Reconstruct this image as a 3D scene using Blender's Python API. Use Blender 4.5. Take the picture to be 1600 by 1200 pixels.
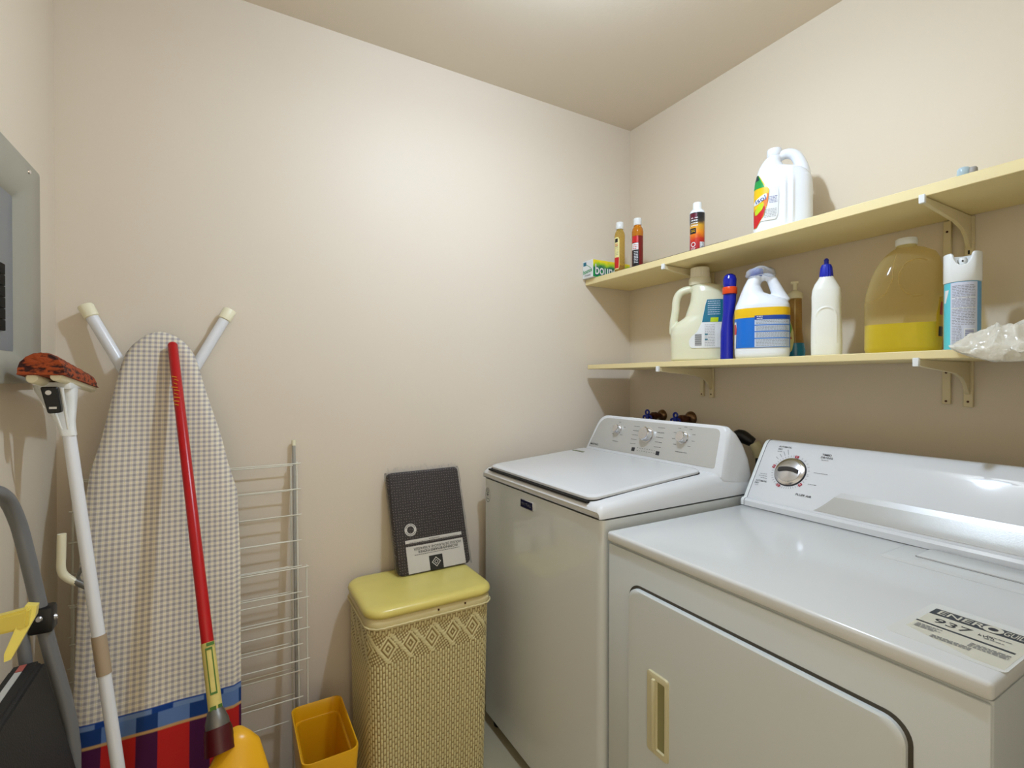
import bpy, bmesh, math, random
import numpy as np
from mathutils import Vector, Matrix
random.seed(7)
for o in list(bpy.data.objects): bpy.data.objects.remove(o)
S = bpy.context.scene
C = S.collection
PI = math.pi
# ------------------------------------------------------------------ camera, world, lamp, exposure
cam = bpy.data.cameras.new('camera'); co = bpy.data.objects.new('camera', cam); C.objects.link(co)
co.location = (0, 0, 1.306)
co.rotation_euler = (math.radians(90-0.45), 0, math.radians(-30))
cam.sensor_width = 36; cam.lens = 36*772/1600; cam.clip_start = 0.02
S.camera = co
S.view_settings.view_transform = 'Standard'; S.view_settings.look = 'None'
S.view_settings.gamma = 1; S.view_settings.use_curve_mapping = False
S.view_settings.exposure = 0.66
w = bpy.data.worlds.new('world'); S.world = w; w.use_nodes = True
w.node_tree.nodes['Background'].inputs[0].default_value = (1.0, .85, .62, 1)
w.node_tree.nodes['Background'].inputs[1].default_value = 1.05
LAMP = (.708, .863, 2.395)
ld = bpy.data.lights.new('ceiling_bulb', 'POINT'); ld.energy = 13; ld.color = (.64, .79, 1); ld.shadow_soft_size = .028
lo = bpy.data.objects.new('ceiling_bulb', ld); C.objects.link(lo); lo.location = LAMP
dd = bpy.data.lights.new('ceiling_diffuser', 'AREA'); dd.shape = 'DISK'; dd.size = .06; dd.energy = 4.7; dd.color = (.64, .79, 1)
do = bpy.data.objects.new('ceiling_diffuser', dd); C.objects.link(do); do.location = (LAMP[0], LAMP[1], LAMP[2]-.045)

# ------------------------------------------------------------------ materials
def srgb(r, g, b):
    f = lambda c: (c/255/12.92 if c/255 <= .04045 else ((c/255+.055)/1.055)**2.4)
    return (f(r), f(g), f(b), 1)
MATS = {}
def mat(name, col, rough=.5, metal=0, spec=.5, trans=0, alpha=1, coat=0, bump=0, bscale=200, var=0, vscale=6, sss=0, ior=1.45):
    if name in MATS: return MATS[name]
    m = bpy.data.materials.new(name); m.use_nodes = True; MATS[name] = m
    nt = m.node_tree; p = nt.nodes['Principled BSDF']
    c = srgb(*col)
    p.inputs['Base Color'].default_value = c; p.inputs['Roughness'].default_value = rough
    p.inputs['Metallic'].default_value = metal; p.inputs['Specular IOR Level'].default_value = spec
    p.inputs['Transmission Weight'].default_value = trans; p.inputs['Alpha'].default_value = alpha
    p.inputs['Coat Weight'].default_value = coat; p.inputs['IOR'].default_value = ior
    p.inputs['Coat Roughness'].default_value = .08
    if sss: p.inputs['Subsurface Weight'].default_value = sss; p.inputs['Subsurface Scale'].default_value = .01
    tc = None
    if bump or var:
        tc = nt.nodes.new('ShaderNodeTexCoord')
    if bump:
        n = nt.nodes.new('ShaderNodeTexNoise'); n.inputs['Scale'].default_value = bscale; n.inputs['Detail'].default_value = 4
        nt.links.new(tc.outputs['Object'], n.inputs['Vector'])
        b = nt.nodes.new('ShaderNodeBump'); b.inputs['Strength'].default_value = bump; b.inputs['Distance'].default_value = .002
        nt.links.new(n.outputs['Fac'], b.inputs['Height']); nt.links.new(b.outputs['Normal'], p.inputs['Normal'])
    if var:
        n = nt.nodes.new('ShaderNodeTexNoise'); n.inputs['Scale'].default_value = vscale; n.inputs['Detail'].default_value = 5
        nt.links.new(tc.outputs['Object'], n.inputs['Vector'])
        mx = nt.nodes.new('ShaderNodeMix'); mx.data_type = 'RGBA'
        mx.inputs['A'].default_value = tuple(x*(1-var) for x in c[:3])+(1,)
        mx.inputs['B'].default_value = tuple(min(1, x*(1+var)) for x in c[:3])+(1,)
        nt.links.new(n.outputs['Fac'], mx.inputs['Factor']); nt.links.new(mx.outputs['Result'], p.inputs['Base Color'])
    return m
def film(name, col, clear=.8, rough=.08, rim=.6, tint=None, bump=0, bscale=60):
    """thin clear plastic: part straight-through, part tinted gloss"""
    if name in MATS: return MATS[name]
    m = bpy.data.materials.new(name); m.use_nodes = True; MATS[name] = m
    nt = m.node_tree; p = nt.nodes['Principled BSDF']; out = nt.nodes['Material Output']
    p.inputs['Base Color'].default_value = srgb(*col); p.inputs['Roughness'].default_value = rough
    t = nt.nodes.new('ShaderNodeBsdfTransparent'); t.inputs[0].default_value = tuple(.35+.65*x for x in srgb(*col)[:3])+(1,) if tint is None else (1, 1, 1, 1)
    if bump:
        tc = nt.nodes.new('ShaderNodeTexCoord'); n = nt.nodes.new('ShaderNodeTexNoise'); n.inputs['Scale'].default_value = bscale; n.inputs['Detail'].default_value = 3
        nt.links.new(tc.outputs['Object'], n.inputs['Vector']); bp = nt.nodes.new('ShaderNodeBump'); bp.inputs['Strength'].default_value = bump; bp.inputs['Distance'].default_value = .01
        nt.links.new(n.outputs['Fac'], bp.inputs['Height']); nt.links.new(bp.outputs['Normal'], p.inputs['Normal'])
    lw = nt.nodes.new('ShaderNodeLayerWeight'); lw.inputs['Blend'].default_value = .35
    mr = nt.nodes.new('ShaderNodeMapRange'); mr.inputs['To Min'].default_value = 1-clear; mr.inputs['To Max'].default_value = min(1, 1-clear+rim)
    mx = nt.nodes.new('ShaderNodeMixShader')
    nt.links.new(lw.outputs['Facing'], mr.inputs['Value']); nt.links.new(mr.outputs[0], mx.inputs[0])
    nt.links.new(t.outputs[0], mx.inputs[1]); nt.links.new(p.outputs[0], mx.inputs[2]); nt.links.new(mx.outputs[0], out.inputs[0])
    return m
M_wall = mat('wall_paint', (222, 210, 193), rough=.46, spec=.13, bump=.08, bscale=160, var=.02, vscale=2.5)
M_wallr = mat('wall_paint_side', (222, 209, 188), rough=.5, spec=.13, bump=.08, bscale=160, var=.02, vscale=2.5)
M_ceil = mat('ceiling_paint', (226, 214, 196), rough=.85, bump=.15, bscale=120)
M_white = mat('white_enamel', (219, 220, 221), rough=.045, spec=.5)
M_whitetop = mat('white_enamel_top', (215, 216, 217), rough=.16, spec=.5, bump=.04, bscale=70)
M_whitebody = mat('white_body_enamel', (208, 211, 208), rough=.10, spec=.6, coat=.4)
M_dryer = mat('dryer_enamel', (210, 211, 209), rough=.17, spec=.5)
M_dryer_f = mat('dryer_front_enamel', (206, 211, 210), rough=.25, spec=.4)
M_gap = mat('dark_gap', (28, 27, 26), rough=.8)
M_silver = mat('brushed_silver', (196, 196, 192), rough=.24, metal=.35, bump=.05, bscale=400)
M_chrome = mat('chrome', (225, 225, 228), rough=.12, metal=1)
M_chromeb = mat('satin_chrome', (210, 210, 212), rough=.25, metal=.9)
M_ink = mat('dark_ink', (45, 45, 50), rough=.6)
M_inkg = mat('grey_ink', (120, 120, 122), rough=.6)
M_red = mat('red_mark', (170, 30, 50), rough=.5)
M_navy = mat('navy_enamel', (14, 18, 60), rough=.2)
M_shelf = mat('cream_laminate', (232, 214, 160), rough=.45, var=.03, vscale=20)
M_rail = mat('cream_metal', (222, 208, 168), rough=.45)
M_panel = mat('grey_green_enamel', (156, 154, 140), rough=.35, bump=.05, bscale=200)
M_panel2 = mat('grey_recess_enamel', (120, 124, 128), rough=.3)
M_black = mat('black_plastic', (16, 16, 17), rough=.4)
M_breaker = mat('breaker_black', (10, 9, 9), rough=.6, spec=.15)
M_blackr = mat('black_rubber', (30, 30, 30), rough=.55, bump=.3, bscale=300)
M_grey = mat('grey_tube_enamel', (112, 113, 114), rough=.35)
M_whiteplastic = mat('white_plastic', (232, 234, 232), rough=.3)
M_capcream = mat('cream_plastic', (236, 230, 200), rough=.4)
M_pole = mat('white_pole_enamel', (226, 228, 232), rough=.25)
M_tan = mat('tan_tape', (170, 150, 124), rough=.6)
M_redpole = mat('red_lacquer', (176, 10, 16), rough=.3)
M_dred = mat('dark_red_plastic', (70, 8, 14), rough=.35)
M_galv = mat('galvanised_steel', (120, 118, 112), rough=.4, metal=.7, bump=.2, bscale=90)
M_straw = mat('broom_straw', (200, 160, 80), rough=.7, var=.2, vscale=30)
M_yellow = mat('orange_yellow_plastic', (226, 168, 22), rough=.3)
M_lid = mat('yellow_vinyl', (218, 202, 112), rough=.28, var=.08, vscale=14, bump=.06, bscale=60)
M_wire = mat('white_wire', (222, 219, 205), rough=.35)
M_wireg = mat('grey_wire_tube', (165, 163, 155), rough=.4)
M_floor = mat('vinyl_floor', (176, 168, 142), rough=.35, var=.1, vscale=9)
M_brass = mat('aged_bronze', (120, 92, 66), rough=.28, metal=.85)
M_copper = mat('dark_copper', (82, 44, 30), rough=.4, metal=.6)
M_blue = mat('blue_plastic', (18, 40, 150), rough=.3)
M_hook = mat('pale_yellow_plastic', (226, 206, 96), rough=.3)

# ------------------------------------------------------------------ geometry helpers
def V(*a): return Vector(a)
def box(bm, x0, x1, y0, y1, z0, z1, bev=0, seg=2):
    b = bmesh.new()
    bmesh.ops.create_cube(b, size=1)
    for v in b.verts:
        v.co = V(x0+(v.co.x+.5)*(x1-x0), y0+(v.co.y+.5)*(y1-y0), z0+(v.co.z+.5)*(z1-z0))
    if bev: bmesh.ops.bevel(b, geom=b.edges[:], offset=bev, segments=seg, affect='EDGES', profile=.5)
    merge(bm, b); return bm
def merge(bm, b, M=None):
    if M is not None: b.transform(M)
    me = bpy.data.meshes.new('tmp'); b.to_mesh(me); b.free(); bm.from_mesh(me); bpy.data.meshes.remove(me)
def tube(bm, pts, r, n=12, cap=True, closed=False):
    pts = [Vector(p) for p in pts]; N = len(pts)
    rr = r if isinstance(r, (list, tuple)) else [r]*N
    rings = []; prev = None
    for i, p in enumerate(pts):
        if closed: t = (pts[(i+1) % N]-pts[i-1]).normalized()
        else: t = ((pts[min(i+1, N-1)]-p).normalized()+(p-pts[max(i-1, 0)]).normalized()).normalized()
        if prev is None:
            u = t.orthogonal().normalized()
        else:
            u = (prev-t*prev.dot(t)).normalized()
        prev = u; v = t.cross(u)
        rings.append([bm.verts.new(p+(u*math.cos(a)+v*math.sin(a))*rr[i]) for a in [2*PI*k/n for k in range(n)]])
    for i in range(N-1+(1 if closed else 0)):
        A, B = rings[i], rings[(i+1) % N]
        for k in range(n): bm.faces.new((A[k], A[(k+1) % n], B[(k+1) % n], B[k]))
    if cap and not closed:
        bm.faces.new(rings[0][::-1]); bm.faces.new(rings[-1])
    return bm
def smooth_path(pts, k=6):
    P = [Vector(p) for p in pts]; out = []
    for i in range(len(P)-1):
        p0, p1, p2, p3 = P[max(i-1, 0)], P[i], P[i+1], P[min(i+2, len(P)-1)]
        for j in range(k):
            t = j/k
            out.append(.5*((2*p1)+(p2-p0)*t+(2*p0-5*p1+4*p2-p3)*t*t+(3*p1-p0-3*p2+p3)*t**3))
    out.append(P[-1]); return out
def loftrings(bm, rings, cap=True):
    R = [[bm.verts.new(Vector(p)) for p in r] for r in rings]
    for A, B in zip(R, R[1:]):
        n = len(A)
        for k in range(n): bm.faces.new((A[k], A[(k+1) % n], B[(k+1) % n], B[k]))
    if cap: bm.faces.new(R[0][::-1]); bm.faces.new(R[-1])
    return bm
def lathe(bm, prof, n=28, c=(0, 0, 0), sx=1, sy=1, cx=None):
    """prof [(r,z)], optional cx(z) centre shift in x"""
    rings = []
    for r, z in prof:
        dx = cx(z) if cx else 0
        rings.append([(c[0]+dx+r*sx*math.cos(2*PI*k/n), c[1]+r*sy*math.sin(2*PI*k/n), c[2]+z) for k in range(n)])
    return loftrings(bm, rings)
def prism(bm, poly, axis, a, b, bev=0, seg=2):
    """poly in the two other axes (cyclic order), extruded along axis from a to b"""
    def P(u, v, w): return {'x': (w, u, v), 'y': (u, w, v), 'z': (u, v, w)}[axis]
    t = bmesh.new()
    loftrings(t, [[P(u, v, a) for u, v in poly], [P(u, v, b) for u, v in poly]])
    bmesh.ops.recalc_face_normals(t, faces=t.faces[:])
    if bev:
        ed = [e for e in t.edges if len(e.link_faces) == 2 and e.calc_face_angle(0) > .5]
        bmesh.ops.bevel(t, geom=ed, offset=bev, segments=seg, affect='EDGES')
    merge(bm, t); return bm
def rrect(x0, x1, y0, y1, r, k=5):
    out = []
    for cx, cy, a0 in ((x1-r, y1-r, 0), (x0+r, y1-r, PI/2), (x0+r, y0+r, PI), (x1-r, y0+r, 1.5*PI)):
        for i in range(k+1):
            a = a0+PI/2*i/k; out.append((cx+r*math.cos(a), cy+r*math.sin(a)))
    return out
def rpoly(pts, rad, k=5):
    out = []; n = len(pts)
    for i in range(n):
        p, a, b = Vector(pts[i]), Vector(pts[i-1]), Vector(pts[(i+1) % n])
        r = rad[i] if isinstance(rad, (list, tuple)) else rad
        if r <= 0: out.append(tuple(p)); continue
        A = p+(a-p).normalized()*r; B = p+(b-p).normalized()*r
        for j in range(k+1):
            t = j/k; out.append(tuple(A*(1-t)**2+p*2*t*(1-t)+B*t*t))
    return out
def obj(name, bm, m, parent=None, world=True, smooth=38):
    bmesh.ops.recalc_face_normals(bm, faces=bm.faces[:])
    if smooth:
        lim = math.radians(smooth)
        for f in bm.faces: f.smooth = True
        for e in bm.edges: e.smooth = not (len(e.link_faces) == 2 and e.calc_face_angle(0) > lim)
    me = bpy.data.meshes.new(name); 
    if parent is not None and world:
        Mw = Matrix.Identity(4); q = parent; chain = []
        while q is not None: chain.append(q.matrix_basis.copy()); q = q.parent
        for k in reversed(chain): Mw = Mw @ k
        bm.transform(Mw.inverted())
    bm.to_mesh(me); bm.free()
    me.materials.append(m)
    o = bpy.data.objects.new(name, me); C.objects.link(o)
    if parent is not None: o.parent = parent
    return o
def thing(name, label, cat, loc=(0, 0, 0), rotz=0, group=None):
    o = bpy.data.objects.new(name, None); C.objects.link(o); o.empty_display_size = .05
    o.location = loc; o.rotation_euler = (0, 0, rotz); o['label'] = label; o['category'] = cat
    o.matrix_basis = Matrix.Translation(loc) @ Matrix.Rotation(rotz, 4, 'Z')
    if group: o['group'] = group
    return o
def tag(o, label, cat, group=None):
    o['label'] = label; o['category'] = cat
    if group: o['group'] = group
    return o
def recentre(o, loc):
    """give a world-built top-level mesh an origin at its own base"""
    o.data.transform(Matrix.Translation(-Vector(loc))); o.location = loc
    return o
def struct(name, bm, m, parent=None):
    o = obj(name, bm, m, parent); 
    if parent is None: o['kind'] = 'structure'
    return o
def B(): return bmesh.new()
_tc = {}
def text_bm(s, size, bold=0, align='CENTER'):
    cu = bpy.data.curves.new('t', 'FONT'); cu.body = s; cu.size = size; cu.align_x = align; cu.align_y = 'CENTER'; cu.offset = bold*size
    cu.resolution_u = 3; cu.fill_mode = 'FRONT'
    o = bpy.data.objects.new('t', cu); C.objects.link(o)
    bpy.context.view_layer.update()
    me = o.to_mesh(); bm = bmesh.new(); bm.from_mesh(me); o.to_mesh_clear()
    bpy.data.objects.remove(o); bpy.data.curves.remove(cu)
    return bm
def plane_map(bm, o, xd, yd, off=.0006):
    o, xd, yd = Vector(o), Vector(xd).normalized(), Vector(yd).normalized(); n = xd.cross(yd).normalized()
    for v in bm.verts: v.co = o+xd*v.co.x+yd*v.co.y+n*off
    return bm
def ptext(s, size, o, xd, yd, m, parent, bold=.01, off=.0006, name='lettering', rot=0, fit=None):
    bm = text_bm(s, size, bold)
    if fit:
        w = max(v.co.x for v in bm.verts)-min(v.co.x for v in bm.verts)
        for v in bm.verts: v.co.x *= fit/w
    if rot: bm.transform(Matrix.Rotation(rot, 4, 'Z'))
    return obj(name, plane_map(bm, o, xd, yd, off), m, parent, smooth=0)
def marks(rows, o, xd, yd, m, parent, off=.0006, name='small_print', h=.0012):
    """rows: (x0, x1, y) strokes of print too small to read"""
    bm = B()
    for x0, x1, y in rows:
        x = x0
        while x < x1:
            w_ = min(random.uniform(.003, .008), x1-x)
            q = [bm.verts.new((x+a, y+b, 0)) for a, b in ((0, -h/2), (w_, -h/2), (w_, h/2), (0, h/2))]
            bm.faces.new(q); x += w_+.0012
    r = obj(name, plane_map(bm, o, xd, yd, off), m, parent, smooth=0); r['kind'] = 'stuff'; return r

# ------------------------------------------------------------------ room
RX, LX, BY, FY, CH = 1.67, -.398, 1.765, -.055, 2.492
struct('floor', box(B(), LX-.1, RX+.1, -1.6, BY+.1, -.08, 0), M_floor)
struct('ceiling', box(B(), LX-.1, RX+.1, FY-.12, BY+.1, CH, CH+.08), M_ceil)
struct('wall_back', box(B(), LX-.1, RX+.1, BY, BY+.1, 0, CH), M_wall)
struct('wall_right', box(B(), RX, RX+.1, FY-.12, BY, 0, CH), M_wallr)
struct('wall_left', box(B(), LX-.1, LX, FY-.12, BY, 0, CH), M_wallr)
b = B(); box(b, LX, -.33, FY-.12, FY, 0, CH); box(b, .50, RX, FY-.12, FY, 0, CH); box(b, -.33, .50, FY-.12, FY, 2.05, CH)
struct('wall_front', b, M_wallr)
b = B(); box(b, -.33, -.312, FY-.13, FY+.008, 0, 2.05); box(b, .482, .50, FY-.13, FY+.008, 0, 2.05); box(b, -.312, .482, FY-.13, FY+.008, 2.032, 2.05)
struct('trim_1', b, M_white)

# ceiling lamp (above the frame, it lights the room)
t = thing('ceiling_lamp', 'small round ceiling lamp with bare bulb at the middle of the ceiling', 'lamp', (LAMP[0], LAMP[1], CH))
obj('lamp_base', lathe(B(), [(.02, -.001), (.06, -.001), (.062, -.018), (.035, -.035), (.02, -.052)], c=(LAMP[0], LAMP[1], CH)), M_whiteplastic, t)

# ------------------------------------------------------------------ electrical panel
def electrical_panel():
    X = LX
    t = thing('electrical_panel', 'grey metal electrical breaker panel on the left wall', 'electrical panel', (X, 1.37, 1.545))
    y0, y1, z0, z1 = 1.16, 1.572, 1.299, 1.792
    ry0, ry1, rz0, rz1 = 1.232, 1.428, 1.366, 1.692
    b = B()
    # raised frame: sloped inner edge so it reads as pressed steel
    def ring(x, a0, a1, c0, c1, r):
        return [(x, p[0], p[1]) for p in rrect(a0, a1, c0, c1, r)]
    loftrings(b, [ring(X+.001, y0, y1, z0, z1, .004), ring(X+.016, y0, y1, z0, z1, .004), ring(X+.018, y0+.003, y1-.003, z0+.003, z1-.003, .006),
                  ring(X+.018, ry0-.012, ry1+.012, rz0-.012, rz1+.012, .012), ring(X+.008, ry0, ry1, rz0, rz1, .008)], cap=False)
    obj('cover', b, M_panel, t)
    obj('recess_plate', box(B(), X+.002, X+.0085, ry0, ry1, rz0, rz1), M_panel2, t)
    for yy in (1.378,):
        for k in range(6):
            zc = 1.5285-.0225*k
            br = obj('breaker', box(B(), X+.0085, X+.0125, yy-.085, yy-.004, zc-.0108, zc+.0108, .0008, 1), M_breaker, t)
            obj('switch_lever', box(B(), X+.0125, X+.0155, yy-.050, yy-.034, zc-.003, zc+.003, .0008, 1), M_breaker, br)
    for yy in (y0+.075, y1-.078):
        for zz in (z0+.026, z1-.022):
            b = B(); tube(b, [(X+.0175, yy, zz), (X+.0205, yy, zz), (X+.022, yy, zz)], [.0055, .005, .003])
            obj('screw', b, M_chrome, t)
electrical_panel()

# ------------------------------------------------------------------ shelves and their hardware
def shelves():
    for nm, lab, x0, y0, y1, z0, z1 in (
        ('wall_shelf', 'upper cream laminate shelf, holding the soap box, small bottles and white jug', 1.40, -.05, BY-.002, 1.731, 1.757),
        ('wall_shelf', 'lower cream laminate shelf, holding the row of cleaning jugs', 1.375, -.05, 1.717, 1.354, 1.373)):
        t = thing(nm, lab, 'shelf', (x0+.13, .85, z0), group=None)
        obj('board', box(B(), x0, RX-.004, y0, y1, z0, z1, .0015, 1), M_shelf, t)
    for yy in (1.300, .517):
        b0 = 1.236
        t = thing('shelf_standard', 'pair of cream metal shelf rails under the '+('left end of the shelves' if yy > 1 else 'spray can, toward the right'), 'shelf rail', (RX, yy+.02, b0))
        for k, (a, c) in enumerate(((yy-.010, yy+.010), (yy+.036, yy+.054))):
            b = B(); box(b, RX-.010, RX-.0005, a, c, b0+(0 if k == 0 else .006), 1.729, .0015, 1)
            r = obj('rail', b, M_rail, t)
            for zz in (b0+.014, b0+.09, 1.70, 1.62):
                if 1.34 < zz < 1.40: continue
                s_ = B(); tube(s_, [(RX-.010, (a+c)/2, zz), (RX-.0125, (a+c)/2, zz)], [.003, .002], 8)
                obj('screw', s_, M_copper, r)
            if k == 0:
                s_ = B()
                for i in range(12):
                    zz = 1.42+i*.024
                    if abs(zz-1.70) > .01 and abs(zz-1.62) > .01: box(s_, RX-.0104, RX-.0099, (a+c)/2-.002, (a+c)/2+.002, zz-.005, zz+.005)
                obj('slots', s_, M_gap, r, smooth=0)['kind'] = 'stuff'
        for zt, xf in ((1.730, 1.392), (1.353, 1.366)):
            br = thing('shelf_bracket', 'cream metal bracket under the %s shelf %s' % ('upper' if zt > 1.5 else 'lower', 'near the left end' if yy > 1 else 'by the spray can'), 'shelf bracket', (RX-.012, yy, zt))
            # thin web: deep at the wall, drawn up to the front tip
            pr = [(xf, zt-.001), (RX-.0105, zt-.001), (RX-.0105, zt-.085), (RX-.022, zt-.078), (RX-.034, zt-.058), (RX-.055, zt-.042), (RX-.10, zt-.030), (xf+.01, zt-.015), (xf, zt-.013)]
            obj('arm', prism(B(), pr, 'y', yy-.0045, yy+.0045, .001, 1), M_rail, br)
            obj('front_clip', box(B(), xf-.004, xf+.005, yy-.006, yy+.006, zt-.016, zt+.004, .001, 1), M_whiteplastic, br)
shelves()
# ------------------------------------------------------------------ washer
def washer():
    t = thing('washing_machine', 'white top-loading washing machine in the back corner', 'washing machine', (1.18, 1.345, 0))
    y0, y1 = 1.003, 1.69
    b = B(); prism(b, rrect(.85, 1.50, y0, y1, .022), 'z', .045, .9345, 0)
    obj('body', b, M_whitebody, t, smooth=30)
    obj('seam', prism(B(), rrect(.856, 1.495, y0+.006, y1-.006, .02), 'z', .934, .9395), M_gap, t)
    # top deck rises towards the console
    rings = []
    def sec(x, zt, inset, r):
        a, c = y0+inset, y1-inset
        return [(x, a, .939), (x, a, zt-r), (x, a+r*.3, zt-r*.3), (x, a+r, zt), (x, c-r, zt), (x, c-r*.3, zt-r*.3), (x, c, zt-r), (x, c, .939)]
    rings = [sec(.850, .949, .014, .004), sec(.846, .955, .004, .010), sec(.850, .965, .001, .018), sec(.862, .974, 0, .020), sec(.90, .979, 0, .021), sec(1.0, .988, 0, .024),
             sec(1.15, 1.000, 0, .026), sec(1.30, 1.010, 0, .028), sec(1.34, 1.012, 0, .028), sec(1.45, 1.0, 0, .024), sec(1.50, .985, 0, .02)]
    obj('top_deck', loftrings(B(), rings), M_white, t, smooth=50)
    # lid
    lid = B(); ys0, ys1 = 1.052, 1.652
    def lr(dz, ins):
        out = []
        for x, y in rrect(.856+ins, 1.305-ins, ys0+ins, ys1-ins, .028):
            z = .9755+(x-.856)*.079; out.append((x, y, z+dz))
        return out
    loftrings(lid, [lr(.0005, .0), lr(.0085, .0), lr(.0125, .004), lr(.0135, .012)])
    L = obj('lid', lid, M_whitetop, t, smooth=40)
    g = B(); loftrings(g, [lr(-.0005, -.002), lr(.0020, -.002)]); obj('lid_gap', g, M_gap, t)
    b = B(); box(b, .8465, .858, ys0+.01, ys1-.01, .970, .9755); obj('finger_gap', b, M_gap, t)
    plane = lambda x: .9755+(x-.856)*.079+.0135
    yy, xx = 1.60, 1.235
    b = B(); prism(b, rrect(xx-.008, xx+.008, yy-.035, yy+.035, .002), 'z', plane(xx)-.001, plane(xx)+.0006); obj('lid_badge', b, mat('olive_print', (120, 124, 96), .4), L)
    # badge on the front
    b = B(); box(b, .846, .851, 1.333, 1.410, .8845, .9125, .001, 1); bd = obj('badge', b, M_chromeb, t)
    b = B(); box(b, .8452, .8462, 1.337, 1.4065, .8875, .9105); obj('badge_face', b, M_navy, bd)
    ptext('MAYTAG', .0135, (.8452, 1.3718, .899), (0, -1, 0), (0, 0, 1), M_chromeb, bd, fit=.058)
    # oval sticker
    rx = .8498; st = B(); n = 40; oy, oz, a, c = 1.654, .874, .019, .027
    for (r0, r1) in ((1.0, .92),):
        R0 = [st.verts.new((rx, oy+a*r0*math.cos(2*PI*k/n), oz+c*r0*math.sin(2*PI*k/n))) for k in range(n)]
        R1 = [st.verts.new((rx, oy+a*r1*math.cos(2*PI*k/n), oz+c*r1*math.sin(2*PI*k/n))) for k in range(n)]
        for k in range(n): st.faces.new((R0[k], R0[(k+1) % n], R1[(k+1) % n], R1[k]))
    s_ = obj('sticker', st, M_ink, t, smooth=0)
    ptext('140', .026, (.8497, 1.654, .874), (0, 0, 1), (0, 1, 0), M_ink, s_, off=-.0003, fit=.036)
    # console
    def csec(bl, tl, tr, br_, p0, p1, rad):
        pts = rpoly([(bl, 0), (tl, 1), (tr, 1), (br_, 0)], rad, 8)
        out = []
        for y, tt in pts:
            out.append((p0[0]+(p1[0]-p0[0])*tt, y, p0[1]+(p1[1]-p0[1])*tt))
        return out
    def cpoly(yl0, yl1, yr1, yr0, p0, p1):
        # round in metric space then convert
        h = math.hypot(p1[0]-p0[0], p1[1]-p0[1])
        pts = rpoly([(yl0, 0), (yl1, h), (yr1, h), (yr0, 0)], [.006, .05, .034, .006], 8)
        return [(p0[0]+(p1[0]-p0[0])*q/h, y, p0[1]+(p1[1]-p0[1])*q/h) for y, q in pts]
    b = B()
    F0, F1 = (1.330, 1.000), (1.380, 1.158)
    loftrings(b, [cpoly(1.676, 1.628, 1.026, 1.012, (1.332, 1.008), (1.3795, 1.154)),
                  cpoly(1.684, 1.634, 1.018, 1.006, (1.333, 1.000), (1.384, 1.1585)),
                  cpoly(1.689, 1.640, 1.010, 1.003, (1.342, .99), (1.395, 1.158)),
                  cpoly(1.689, 1.645, 1.007, 1.003, (1.36, .985), (1.420, 1.141)),
                  cpoly(1.689, 1.650, 1.006, 1.003, (1.39, .98), (1.450, 1.108)),
                  cpoly(1.689, 1.660, 1.005, 1.003, (1.42, .975), (1.478, 1.062)),
                  cpoly(1.689, 1.670, 1.004, 1.003, (1.45, .97), (1.495, 1.01))])
    con = obj('console', b, M_white, t, smooth=40)
    # silver face
    n0 = Vector((1.332, 0, 1.008)); n1 = Vector((1.3795, 0, 1.154)); up = (n1-n0).normalized(); nrm = Vector((0, -1, 0)).cross(up).normalized()
    def fp(y, q, off=0): return tuple(Vector((n0.x, y, n0.z))+up*q+nrm*off)
    H = (n1-n0).length
    pts = rpoly([(1.662, .018), (1.618, H-.006), (1.040, H-.006), (1.034, .018)], [.006, .045, .022, .008], 8)
    b = B(); loftrings(b, [[fp(y, q, -.001) for y, q in pts], [fp(y, q, .0012) for y, q in pts]])
    face = obj('control_face', b, M_silver, con, smooth=30)
    xd = (0, -1, 0); yd = tuple(up)
    def knob(y, q, r, dep, nm='knob'):
        b = B(); prof = [(r*1.12, 0), (r*1.14, .003), (r, .004), (r*.97, dep*.85), (r*.88, dep), (r*.2, dep+.0005)]
        rings = []
        for rr, d in prof:
            ring = []
            for k in range(36):
                a = 2*PI*k/36; f = 1+(.035*math.cos(a*8) if .003 < d < dep else 0)
                ring.append(tuple(Vector(fp(y, q, .001+d))+Vector(xd)*rr*f*math.cos(a)+up*rr*f*math.sin(a)))
            rings.append(ring)
        loftrings(b, rings); k_ = obj(nm, b, M_chrome, con, smooth=25)
        b = B(); rings = []
        for rr, d in ((r*.84, dep-.001), (r*.82, dep+.0015)):
            rings.append([tuple(Vector(fp(y, q, .001+d))+Vector(xd)*rr*math.cos(2*PI*k/32)+up*rr*math.sin(2*PI*k/32)) for k in range(32)])
        loftrings(b, rings); obj('knob_face', b, M_chromeb, k_)
    knob(1.505, .105, .0165, .020); knob(1.345, .098, .026, .026); knob(1.178, .104, .0195, .022)
    ptext('MAYTAG', .012, fp(1.627, .030, .0015), xd, yd, M_ink, face, fit=.048)
    # print around the knobs
    mk = []
    for (cy, cq, rad, num) in ((1.505, .105, .030, 5), (1.178, .104, .038, 9)):
        for k in range(num):
            a = math.radians(-45+ (270/(num-1))*k)
            X_, Y_ = -(cy-1.345)+rad*math.cos(a)*1.15, cq+rad*math.sin(a)
            mk.append((X_-.006, X_+.006, Y_))
    for k in range(5):
        mk.append((-.078, -.048, .125-.017*k)); mk.append((.045, .078, .130-.018*k))
    mk += [(-.178, -.145, .056), (.145, .195, .053)]
    for i in range(8): mk.append((-.035+.012*i, -.029+.012*i, .034)); mk.append((-.035+.012*i, -.030+.012*i, .044))
    o0 = fp(1.345, 0, .0013)
    marks(mk, o0, xd, yd, M_ink, face, h=.0016)
    for yy in (1.345+.055, 1.345-.068):
        b = B(); box(b, -.008, .008, -.007, .007, 0, .0012)
        for v in b.verts: v.co = Vector(fp(yy, .036, .001))+Vector(xd)*v.co.x+up*v.co.y+nrm*v.co.z
        obj('button', b, M_ink, con)
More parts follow.
